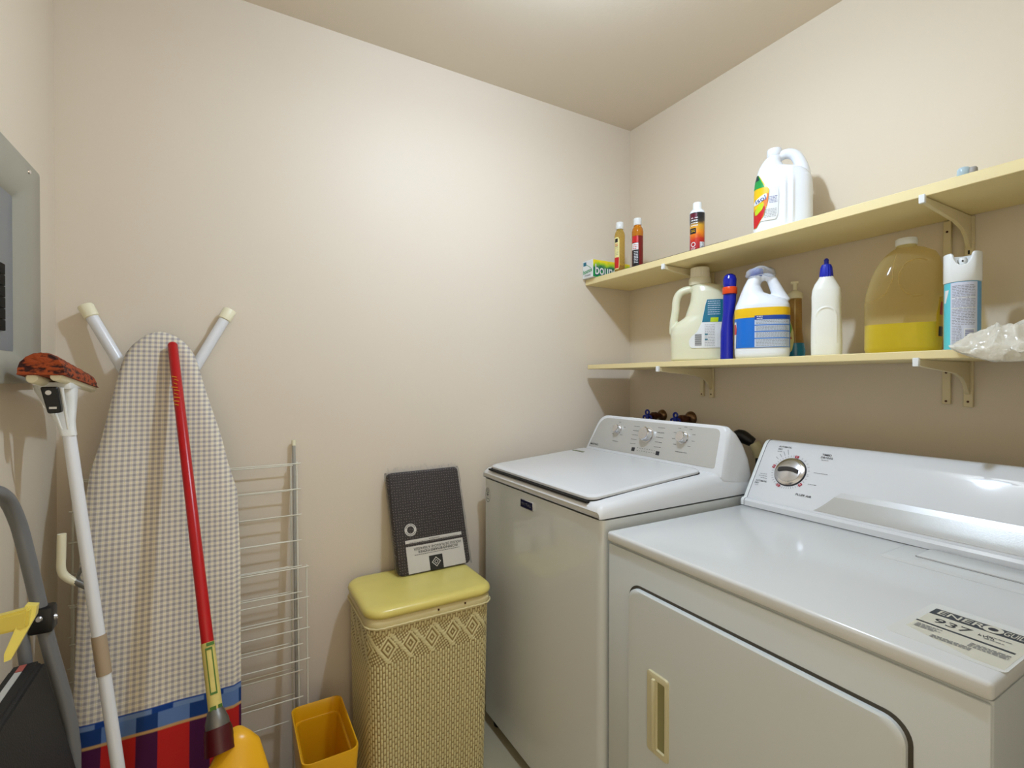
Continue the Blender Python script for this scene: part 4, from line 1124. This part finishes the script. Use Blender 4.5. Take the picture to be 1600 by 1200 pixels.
def bleach_jug():
    J = Jug([(0, -.070, .070, .054, 2.8), (.006, -.077, .077, .060, 3), (.015, -.079, .079, .062, 3), (.155, -.079, .079, .062, 2.9), (.170, -.077, .078, .060, 2.7), (.185, -.071, .070, .054, 2.5), (.197, -.067, .040, .048, 2.3), (.212, -.062, .006, .042, 2.2),
             (.235, -.053, -.004, .032, 2), (.255, -.043, .000, .024, 2), (.268, -.036, .004, .020, 2)])
    t = thing('bleach_jug', 'white bleach jug with blue and yellow wraparound label and blue cap', 'jug', (1.485, .972, LO), math.radians(-56.6))
    h = smooth_path([(-.014, 0, .250), (.006, 0, .262), (.024, 0, .256), (.036, 0, .232), (.048, 0, .204), (.062, 0, .176)], 6)
    body = remeshed('bottle_body', [loftrings(B(), J.rings()), tube(B(), h, [.010+.012*i/len(h) for i in range(len(h))], 16)], P_white, t)
    lob('cap', cyl(-.016, 0, [(.0195, .264), (.0205, .266), (.0200, .286), (.0185, .289)]), mat('bleach_cap_blue', (34, 70, 160), .3), t)
    lb = lob('label', J.patch([(.034, -.0785, .0785), (.150, -.0785, .0785)], .0018, 24), lab_blue, t)
    lob('yellow_band', J.patch([(.134, -.0786, .0786), (.158, -.0786, .0786)], .0024, 24), lab_yel, lb)
    lob('yellow_edge', J.patch([(.128, -.0786, .078), (.136, -.0786, .078)], .0022, 24), lab_yel, lb)
    wp = lob('white_panel', J.patch([(.036, -.020, .0755), (.132, -.020, .0755)], .0026, 16), lab_lblue, lb)
    lob('panel_header', J.patch([(.120, -.020, .0755), (.133, -.020, .0755)], .0031, 16), mat('label_deep_blue', (24, 70, 160), .3), wp)
    for z in (.061, .082, .102): lob('panel_rule', J.patch([(z, -.020, .0755), (z+.003, -.020, .0755)], .0031, 16), lab_blue, wp)
    lob('small_print', J.lines(-.016, .070, .040, .058, 5, .0031, h=.0013), M_inkg, wp, smooth=0)
    lob('small_print', J.lines(-.016, .070, .067, .079, 4, .0031, h=.0013), M_inkg, wp, smooth=0)
    lob('small_print', J.lines(-.016, .070, .088, .099, 4, .0031, h=.0013), M_inkg, wp, smooth=0)
    lob('small_print', J.lines(-.016, .070, .108, .117, 3, .0031, h=.0013), M_inkg, wp, smooth=0)
    lob('small_print', J.lines(-.014, .002, .124, .130, 2, .0036, h=.002), lab_white, wp, smooth=0)
    e = lob('front_label_edge', J.patch([(.034, -.0785, -.074), (.070, -.0785, -.073), (.100, -.0785, -.071), (.118, -.0785, -.073)], .0030, 6), lab_white, lb)
    lob('red_logo_edge', J.patch([(.078, -.0784, -.0725), (.095, -.0784, -.0715), (.110, -.0784, -.0735)], .0036, 4), lab_red, e)
    # clear plastic lid sitting over the cap
    b = B(); n = 36; rn = random.Random(4); rings = []
    for r, z in ((.021, .268), (.030, .262), (.042, .264), (.044, .268), (.040, .284), (.030, .292), (.022, .292)):
        rings.append([(-.004+r*1.0*(1+rn.uniform(-.02, .02))*math.cos(2*PI*k/n)+.0, r*.8*math.sin(2*PI*k/n), z+.003*math.sin(6*PI*k/n)) for k in range(n)])
    loftrings(b, rings, cap=False); lob('clear_wrap', b, film('clear_wrap_film', (225, 228, 235), .82, .1), t, smooth=180)
bleach_jug()

def soap_bottle():
    J = Jug([(0, -.025, .027, .022, 2.4), (.005, -.028, .029, .025, 2.4), (.03, -.028, .030, .025, 2.3), (.055, -.026, .026, .024, 2.2), (.09, -.024, .021, .021, 2), (.14, -.021, .020, .019, 2), (.20, -.019, .019, .018, 2), (.205, -.017, .017, .016, 2)])
    t = thing('soap_dispenser', 'foaming hand soap bottle with amber sides, blue soap and cream pump', 'soap bottle', (1.608, .937, LO), math.radians(-59.7))
    lob('bottle_body', loftrings(B(), J.rings(32)), film('amber_clear_plastic', (214, 176, 96), .84, .1, .25), t, smooth=80)
    I = Jug([(.0003, -.0254, .0274, .0224, 2.4), (.005, -.0284, .0294, .0254, 2.4), (.03, -.0284, .0304, .0254, 2.3), (.053, -.0266, .0268, .0246, 2.2)])
    lob('liquid_soap', loftrings(B(), I.rings(32)), mat('blue_soap', (10, 120, 165), .15, spec=.6), t)
    lb = lob('label', J.patch([(.018, -.0275, -.018), (.028, -.0275, -.008), (.06, -.025, -.002), (.09, -.0235, -.004), (.13, -.0205, -.014)], .0016), mat('label_cream', (226, 218, 150), .4), t)
    lob('green_drop', J.patch([(.085, -.0235, -.012), (.10, -.0225, -.008), (.122, -.020, -.014)], .0021), mat('label_leaf', (110, 180, 70), .4), lb)
    lob('lettering', J.text('als', .014, -.0155, .070, .014, .0022), lab_red, lb, smooth=0)
    pm = lob('pump', cyl(0, 0, [(.0215, .198), (.022, .200), (.022, .214), (.018, .218), (.010, .224), (.006, .226), (.006, .244), (.008, .246), (.008, .250)]), M_capcream, t)
    b = B(); box(b, -.013, .010, -.006, .006, .247, .255, .002); lob('nozzle', b, M_capcream, pm)
    b = B(); tube(b, [(0, 0, .01), (0, 0, .2)], .0025, 8); lob('dip_tube', b, M_whiteplastic, t)
soap_bottle()

def toilet_bottle():
    J = Jug([(0, -.034, .034, .022, 2.6), (.006, -.038, .038, .026, 2.8), (.03, -.039, .039, .027, 2.8), (.10, -.0385, .037, .026, 2.6), (.135, -.0375, .0355, .024, 2.4), (.150, -.0375, .0355, .024, 2.3), (.175, -.0380, .0360, .024, 2.3), (.195, -.036, .034, .023, 2.2),
             (.212, -.030, .026, .020, 2), (.226, -.021, .019, .017, 2), (.236, -.0165, .0145, .015, 2)])
    t = thing('toilet_cleaner_bottle', 'plain white squeeze bottle with pointed blue cap', 'bottle', (1.505, .785, LO), math.radians(-62.3))
    arch = tube(B(), [(.0245*math.cos(PI*k/16)-.001, J.front(.0245*math.cos(PI*k/16), .115, 0)[1]+.001, .115+.026*math.sin(PI*k/16)) for k in range(17)], .0022, 8)
    s1 = tube(B(), [(.0235, J.front(.0235, z, 0)[1]+.001, z) for z in (.115, .08, .04)], .0022, 8); s2 = tube(B(), [(-.0255, J.front(-.0255, z, 0)[1]+.001, z) for z in (.115, .08, .04)], .0022, 8)
    remeshed('bottle_body', [loftrings(B(), J.rings()), arch, s1, s2], mat('soft_white_plastic', (236, 236, 226), .3), t, vox=.0016, it=3)
    b = B(); rings = []
    for r, z in ((.0165, .230), (.0172, .232), (.0165, .240), (.0145, .258), (.012, .266), (.0062, .269), (.0056, .276), (.0066, .280), (.003, .285)):
        rings.append([(-.001+r*(1+.03*math.cos(a*14)*(z < .262))*math.cos(a), r*(1+.03*math.cos(a*14)*(z < .262))*math.sin(a), z) for a in [2*PI*k/84 for k in range(84)]])
    lob('cap', loftrings(b, rings), P_navycap, t, smooth=35)
toilet_bottle()

def apple_jug():
    secs = [(0, -.070, .070, .058, 3.4), (.006, -.079, .079, .066, 3.6), (.015, -.081, .081, .068, 3.6), (.14, -.081, .081, .068, 3.2), (.165, -.078, .081, .066, 3), (.20, -.069, .081, .060, 2.7), (.225, -.060, .080, .054, 2.5), (.245, -.050, .076, .047, 2.3), (.262, -.038, .068, .038, 2.2), (.275, -.024, .048, .028, 2), (.281, -.014, .030, .020, 2), (.290, -.012, .028, .019, 2)]
    J = Jug(secs)
    t = thing('clear_jug', 'clear plastic jug part filled with bright yellow liquid, white cap', 'jug', (1.545, .616, LO), math.radians(-68.2))
    cl = film('clear_amber_jug_plastic', (240, 226, 170), .94, .06, .3)
    lob('bottle_body', loftrings(B(), J.rings(64)), cl, t, smooth=80)
    I = Jug([(z, l+.0008, r-.0008, d-.0008, e) for z, l, r, d, e in secs if z <= .015]+[(.078, -.0802, .0802, .0672, 3.4)])
    liq = bpy.data.materials.new('yellow_liquid'); liq.use_nodes = True; nt = liq.node_tree; p = nt.nodes['Principled BSDF']
    p.inputs['Base Color'].default_value = srgb(240, 230, 6); p.inputs['Roughness'].default_value = .1; p.inputs['Specular IOR Level'].default_value = .5
    tl = nt.nodes.new('ShaderNodeBsdfTranslucent'); tl.inputs[0].default_value = srgb(248, 240, 20); mx = nt.nodes.new('ShaderNodeMixShader'); mx.inputs[0].default_value = .45
    nt.links.new(p.outputs[0], mx.inputs[1]); nt.links.new(tl.outputs[0], mx.inputs[2]); nt.links.new(mx.outputs[0], nt.nodes['Material Output'].inputs[0])
    rg = I.rings(64)
    lob('liquid', loftrings(B(), rg), liq, t, smooth=40)
    lob('cap', cyl(.008, 0, [(.022, .286), (.0235, .288), (.0235, .302), (.022, .304)], 32), M_whiteplastic, t)
    # moulded grip recess outlines
    b = B(); pts = []
    for k in range(20):
        a = math.radians(60+k*12); x, z = .030+.038*math.cos(a), .192+.048*math.sin(a); pts.append(J.front(x, z, .0004))
    tube(b, pts, .0014, 6); 
    tube(b, [J.front(x, z, .0004) for x, z in ((-.012, .262), (-.018, .23), (-.020, .19), (-.034, .155), (-.060, .140), (-.078, .140))], .0013, 6)
    lob('grip_ridge', b, cl, t, smooth=180)
    lb = lob('label', J.patch([(.040, .0665, .0796), (.095, .0665, .0796), (.115, .070, .0796), (.140, .073, .0796)], .0018, 5), lab_yel, t)
    lob('red_fruit_print', J.patch([(.095, .073, .0797), (.115, .074, .0797), (.128, .076, .0797)], .0024, 4), lab_red, lb)
    lob('black_print', J.patch([(.042, .0705, .0797), (.066, .0715, .0797)], .0024, 4), lab_black, lb)
apple_jug()

def spray_can():
    t = thing('spray_can', 'white and light blue aerosol spray can at the right end of the lower shelf', 'spray can', (1.505, .480, LO), math.radians(-72.2))
    J = Jug([(0, -.031, .031, .031, 2), (.003, -.0330, .0330, .0330, 2), (.160, -.0330, .0330, .0330, 2), (.163, -.031, .031, .031, 2)])
    body = lob('can_body', loftrings(B(), J.rings(48)), mat('can_blue', (130, 190, 222), .3), t)
    lob('side_band', J.patch([(.006, .0255, .0322), (.160, .0255, .0322)], .0006, 6), mat('label_sky', (96, 160, 205), .3), body)
    lob('cyan_band', J.patch([(.006, -.0323, -.0205), (.160, -.0323, -.0205)], .0006, 8), lab_cyan, body)
    lob('white_mark', J.patch([(.115, -.0318, -.029), (.145, -.0305, -.0235)], .0010, 5), lab_white, body)
    wp = lob('text_panel', J.patch([(.010, -.0205, .0255), (.160, -.0205, .0255)], .0008, 16), mat('label_pale_violet', (206, 210, 226), .35), body)
    lob('small_print', J.lines(-.018, .022, .062, .152, 26, .0012, h=.0011), M_inkg, wp, smooth=0)
    lob('small_print', J.lines(-.018, -.001, .018, .058, 12, .0012, h=.0011), M_inkg, wp, smooth=0)
    lob('rule_line', J.lines(-.019, .023, .100, .124, 2, .0013, h=.0022, gap=False), lab_white, wp, smooth=0)
    lob('barcode_panel', J.patch([(.026, .003, .022), (.052, .003, .022)], .0012, 6), lab_white, wp)
    lob('barcode', J.lines(.005, .020, .029, .048, 6, .0016, h=.0018, gap=False), mat('label_ink_violet', (90, 92, 150), .4), wp, smooth=0)
    # cap with finger notch at the front
    b = B(); n = 64; rings = []
    for lvl in range(7):
        ring = []
        for k in range(n):
            a = 2*PI*k/n-PI/2; off = ((a+PI/2+PI) % (2*PI))-PI      # 0 at the front
            top = .230-.030*max(0, 1-(abs(off)/.62)**2.6) if abs(off) < .62 else .230
            r, z = [(.0335, .162), (.0345, .164), (.0345, None), (.0335, 'r'), (.029, 'r'), (.028, 'd'), (.027, 'e')][lvl]
            zz = {None: top-.002, 'r': top, 'd': min(top, .215), 'e': .200}.get(z, z) if not isinstance(z, float) else z
            ring.append((r*math.cos(a), r*math.sin(a), zz))
        rings.append(ring)
    cp = lob('cap', loftrings(b, rings), M_whiteplastic, t, smooth=50)
    lob('nozzle', cyl(0, -.010, [(.009, .199), (.009, .215), (.007, .219)], 20), M_whiteplastic, cp)
    b = B(); tube(b, [(0, -.0185, .211), (0, -.0198, .211)], .002, 10); lob('nozzle_hole', b, M_black, cp)
spray_can()

def small_bottles():
    def base(name, lab, x, y, H, r, body_m, z=UP, rot=-43, cat='bottle', grp='small bottles on the upper shelf', neck=True):
        J = Jug([(0, -r*.9, r*.9, r*.9, 2), (.004, -r, r, r, 2), (H*.68, -r, r, r, 2), (H*.74, -r*1.02, r*1.02, r*1.02, 2), (H*.80, -r*.9, r*.9, r*.9, 2), (H*.85, -r*.62, r*.62, r*.62, 2), (H*.90, -r*.58, r*.58, r*.58, 2)])
        t = thing(name, lab, cat, (x, y, z), math.radians(rot), grp)
        lob('bottle_body', loftrings(B(), J.rings(32, .004)), body_m, t, smooth=80)
        lob('cap', cyl(0, 0, [(r*.72, H*.865), (r*.76, H*.87), (r*.72, H*.995), (r*.66, H)], 28), M_whiteplastic, t)
        return J, t
    red_m = mat('dark_red_liquid', (122, 20, 16), .2); amber = film('amber_bottle_plastic', (220, 190, 90), .72, .1, .25)
    J, t = base('sauce_bottle', 'pale amber bottle with a little dark red liquid, beside the fabric sheet box', 1.458, 1.604, .222, .0215, amber)
    I = Jug([(.003, -.020, .020, .020, 2), (.036, -.0205, .0205, .0205, 2)]); lob('liquid', loftrings(B(), I.rings(28)), red_m, t)
    lb = lob('label', J.patch([(.020, -.0211, -.004), (.030, -.0211, -.0015), (.145, -.0211, -.001), (.156, -.0208, -.006)], .0006, 10), mat('label_cream', (226, 218, 190), .4), t)
    lob('red_block', J.patch([(.024, -.0211, -.004), (.070, -.0211, -.0025)], .0010, 8), lab_red, lb)
    lob('black_block', J.patch([(.134, -.0195, -.008), (.150, -.0190, -.008)], .0010, 5), lab_black, lb)
    lob('small_print', J.lines(-.018, -.006, .082, .116, 6, .0011, h=.002), M_inkg, lb, smooth=0)
    lob('red_print', J.lines(-.018, -.006, .120, .126, 2, .0011, h=.003), lab_red, lb, smooth=0)
    amber2 = mat('amber_liquid', (186, 112, 14), .15)
    J, t = base('sauce_bottle', 'amber bottle with a dark red label, second from the fabric sheet box', 1.458, 1.498, .209, .0225, amber2, rot=-44)
    lb = lob('label', J.patch([(.004, -.0222, .0222), (.135, -.0222, .0222)], .0006, 16), mat('label_dark_red', (120, 18, 16), .3), t)
    lob('red_block', J.patch([(.108, -.021, .003), (.134, -.021, .003)], .0010, 8), lab_red, lb)
    lob('white_block', J.patch([(.078, -.0212, .003), (.105, -.0208, .003)], .0010, 8), lab_white, lb)
    lob('red_print', J.lines(-.018, .0, .083, .098, 3, .0014, h=.003), lab_red, lb, smooth=0)
    bk = lob('black_block', J.patch([(.012, -.0214, .007), (.078, -.0212, .005)], .0010, 8), lab_black, lb)
    lob('white_print', J.lines(-.014, .002, .026, .070, 8, .0015, h=.0026), lab_white, bk, smooth=0)
    # black/orange bottle
    t = thing('fuel_bottle', 'squat bottle with black, orange and red flame label and white cap', 'bottle', (1.462, 1.205, UP+.002), math.radians(-50.5), 'small bottles on the upper shelf')
    r = .0262
    J = Jug([(0, -r*.95, r*.95, r*.95, 2), (.003, -r, r, r, 2), (.142, -r, r, r, 2), (.150, -r*.9, r*.9, r*.9, 2), (.156, -r*.66, r*.66, r*.66, 2)])
    fl = bpy.data.materials.new('flame_label'); fl.use_nodes = True; nt = fl.node_tree; p = nt.nodes['Principled BSDF']; p.inputs['Roughness'].default_value = .3
    tc = nt.nodes.new('ShaderNodeTexCoord'); sp = nt.nodes.new('ShaderNodeSeparateXYZ'); nt.links.new(tc.outputs['Object'], sp.inputs[0])
    nz = nt.nodes.new('ShaderNodeTexNoise'); nz.inputs['Scale'].default_value = 40; nt.links.new(tc.outputs['Object'], nz.inputs['Vector'])
    ad = nt.nodes.new('ShaderNodeMath'); ad.operation = 'MULTIPLY_ADD'; nt.links.new(nz.outputs[0], ad.inputs[0]); ad.inputs[1].default_value = .03; nt.links.new(sp.outputs['Z'], ad.inputs[2])
    mr = nt.nodes.new('ShaderNodeMapRange'); mr.inputs['From Min'].default_value = .01; mr.inputs['From Max'].default_value = .162; nt.links.new(ad.outputs[0], mr.inputs[0])
    cr = nt.nodes.new('ShaderNodeValToRGB'); el = cr.color_ramp.elements
    el[0].position = .20; el[0].color = srgb(176, 20, 30); el[1].position = .85; el[1].color = srgb(30, 28, 30)
    for ps, c in ((.36, (200, 50, 20)), (.50, (236, 140, 14)), (.66, (214, 160, 40)), (.74, (60, 50, 40))):
        e = el.new(ps); e.color = srgb(*c)
    nt.links.new(mr.outputs[0], cr.inputs[0]); nt.links.new(cr.outputs[0], p.inputs['Base Color'])
    body = lob('bottle_body', loftrings(B(), J.rings(36, .004)), P_white, t, smooth=60)
    lb = lob('label', J.patch([(.003, -.0258, .0258), (.141, -.0258, .0258)], .0006, 20), fl, t)
    bb = lob('black_block', J.patch([(.066, -.024, -.004), (.086, -.024, -.004)], .0010, 6), lab_black, lb)
    lob('white_print', J.lines(-.020, .002, .095, .122, 4, .0012, h=.0036), lab_white, lb, smooth=0)
    lob('gold_print', J.lines(-.020, -.008, .074, .079, 2, .0015, h=.002), lab_yel, lb, smooth=0)
    lob('red_block', J.patch([(.118, -.0235, .000), (.138, -.023, .000)], .0010, 6), mat('label_maroon', (96, 18, 40), .3), lb)
    lob('barcode_panel', J.patch([(.006, .009, .0235), (.036, .009, .0235)], .0010, 6), lab_white, lb)
    lob('barcode', J.lines(.011, .021, .012, .032, 7, .0013, h=.0016, gap=False), M_ink, lb, smooth=0)
    b = B(); n = 24; c = (-.013, .028)
    A = [b.verts.new(J.front(c[0]+.0075*math.cos(2*PI*k/n), c[1]+.0085*math.sin(2*PI*k/n), .0012)) for k in range(n)]
    D = [b.verts.new(J.front(c[0]+.0052*math.cos(2*PI*k/n), c[1]+.006*math.sin(2*PI*k/n), .0012)) for k in range(n)]
    for k in range(n): b.faces.new((A[k], A[(k+1) % n], D[(k+1) % n], D[k]))
    lob('hazard_ring', b, lab_white, lb, smooth=0)
    lob('white_print', J.lines(-.020, -.006, .012, .016, 2, .0012, h=.0018), lab_white, lb, smooth=0)
    lob('cap', cyl(0, 0, [(.0155, .152), (.0165, .153), (.0165, .158), (.0150, .160), (.0150, .179), (.0135, .181)]), M_whiteplastic, t)
small_bottles()

def softener_box():
    x0, x1, y0, y1, z0, z1 = 1.384, 1.60, 1.692, 1.763, UP+.0005, UP+.0775
    t = thing('dryer_sheet_box', 'green and yellow fabric softener sheet box in the corner of the upper shelf', 'box', (1.49, 1.73, UP))
    bx = obj('carton', box(B(), x0, x1, y0, y1, z0, z1, .0008, 1), lab_white, t, smooth=0)
    # long face, facing -y
    X, Z = (1, 0, 0), (0, 0, 1)
    m = bpy.data.materials.new('green_sunburst_print'); m.use_nodes = True; nt = m.node_tree; p = nt.nodes['Principled BSDF']; p.inputs['Roughness'].default_value = .35
    tc = nt.nodes.new('ShaderNodeTexCoord'); sp = nt.nodes.new('ShaderNodeSeparateXYZ'); nt.links.new(tc.outputs['Object'], sp.inputs[0])
    wv = nt.nodes.new('ShaderNodeTexNoise'); wv.inputs['Scale'].default_value = 45; nt.links.new(tc.outputs['Object'], wv.inputs['Vector'])
    ad = nt.nodes.new('ShaderNodeMath'); ad.operation = 'MULTIPLY_ADD'; nt.links.new(wv.outputs[0], ad.inputs[0]); ad.inputs[1].default_value = .03; nt.links.new(sp.outputs['Z'], ad.inputs[2])
    mr = nt.nodes.new('ShaderNodeMapRange'); mr.inputs['From Min'].default_value = .01; mr.inputs['From Max'].default_value = .092; nt.links.new(ad.outputs[0], mr.inputs[0])
    cr = nt.nodes.new('ShaderNodeValToRGB'); el = cr.color_ramp.elements
    el[0].position = .30; el[0].color = srgb(20, 140, 70); el[1].position = .92; el[1].color = srgb(240, 220, 30)
    e = el.new(.62); e.color = srgb(20, 110, 80); e = el.new(.74); e.color = srgb(150, 200, 40)
    nt.links.new(mr.outputs[0], cr.inputs[0]); nt.links.new(cr.outputs[0], p.inputs['Base Color'])
    f = obj('front_print', box(B(), x0+.001, x1-.001, y0-.0004, y0+.0001, z0+.001, z1-.001), m, t, smooth=0)
    navy = mat('label_navy', (16, 60, 110), .4)
    b = text_bm('bounce', .066, .035); w_ = max(v.co.x for v in b.verts)-min(v.co.x for v in b.verts)
    for v in b.verts: v.co.x *= .150/w_
    obj('lettering_shadow', plane_map(b, (x0+.086, y0-.0006, z0+.030), X, Z, .0004), navy, f, smooth=0)
    ptext('bounce', .064, (x0+.084, y0-.0006, z0+.032), X, Z, lab_white, f, bold=.012, off=.0012, fit=.145)
    # end face, facing -x: text runs along -y
    Y = (0, -1, 0)
    e = obj('end_print', box(B(), x0-.0005, x0, y0+.001, y1-.001, z0+.001, z1-.001), lab_white, t, smooth=0)
    obj('teal_square', box(B(), x0-.0009, x0-.0004, y1-.026, y1-.006, z1-.022, z1-.006), lab_teal, e, smooth=0)
    ptext('bounce', .026, (x0-.0008, (y0+y1)/2, z0+.030), Y, Z, lab_green, e, fit=.060, bold=.02, rot=.12)
    b = B(); prism(b, [(y0+.010, z0+.040), (y0+.014, z0+.040), (y1-.020, z0+.062), (y1-.024, z0+.062)], 'x', x0-.0009, x0-.0004); obj('green_swash', b, lab_green, e, smooth=0)
    ptext('sheets', .012, (x0-.0008, (y0+y1)/2, z0+.012), Y, Z, M_inkg, e, fit=.04)
softener_box()

def odds():
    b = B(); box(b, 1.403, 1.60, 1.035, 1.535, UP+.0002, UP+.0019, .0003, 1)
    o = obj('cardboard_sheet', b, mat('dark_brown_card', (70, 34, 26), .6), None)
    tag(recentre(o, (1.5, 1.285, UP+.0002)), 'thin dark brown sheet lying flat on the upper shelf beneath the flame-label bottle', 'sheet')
    # small caps on the upper shelf at right
    for (x, y, r, h, m, lab) in ((1.42, .452, .012, .020, film('pale_blue_clear', (200, 222, 232), .5, .1), 'small pale blue clear cap on the upper shelf, near the right edge'),
                                 (1.42, .436, .008, .016, mat('grey_cap', (150, 146, 140), .5), 'small grey cap on the upper shelf beside the clear one')):
        o = obj('bottle_cap', lathe(B(), [(r*.9, 0), (r, .002), (r*.95, h*.8), (r*.7, h)], 20, (x, y, UP+.0003)), m)
        tag(recentre(o, (x, y, UP+.0003)), lab, 'cap')
    # crumpled cloudy bag lying on the lower shelf, drooping over its front edge
    import mathutils
    NZ = mathutils.noise
    b = B(); nu, nv = 96, 72; g = []
    for i in range(nv):
        a = 2*PI*i/nv; row = []
        for k in range(nu+1):
            u = k/nu; y = .452-.36*u
            half = min(1, .06+2.6*u**.65); xw = (.045+.075*min(1, u*3.2)); xc = 1.346+xw
            hh = .034*half+.004
            x = xc+xw*math.cos(a); zt = math.sin(a)
            P3 = Vector((x*16, y*16, zt*1.3+4))
            rid = 1-abs(NZ.noise(P3)); rid2 = 1-abs(NZ.noise(P3*2.3+Vector((7, 1, 2))))
            d = (.017*(rid**4-.35)+.011*(rid2**4-.35))*half
            z = LO+.006+hh*(zt*.5+.5)+d*(zt > -.3)
            if x < 1.378: z -= .056*half*min(1, (1.378-x)/.02)*(1-(zt*.5+.5)*.55)
            elif zt < 0: z = max(z, LO+.0015)
            z = max(z, LO+.0012) if x >= 1.370 else z
            row.append(b.verts.new((x+d*.5*math.cos(a), y+.006*NZ.noise(P3*1.7)*half, z)))
        g.append(row)
    for i in range(nv):
        for k in range(nu): b.faces.new((g[i][k], g[i][k+1], g[(i+1) % nv][k+1], g[(i+1) % nv][k]))
    o = obj('plastic_bag', b, film('cloudy_bag_film', (238, 232, 216), .42, .07, .3, bump=1, bscale=32), None, smooth=180)
    tag(recentre(o, (1.45, .28, LO)), 'crumpled cloudy white plastic bag slumped over the right end of the lower shelf', 'plastic bag')
odds()
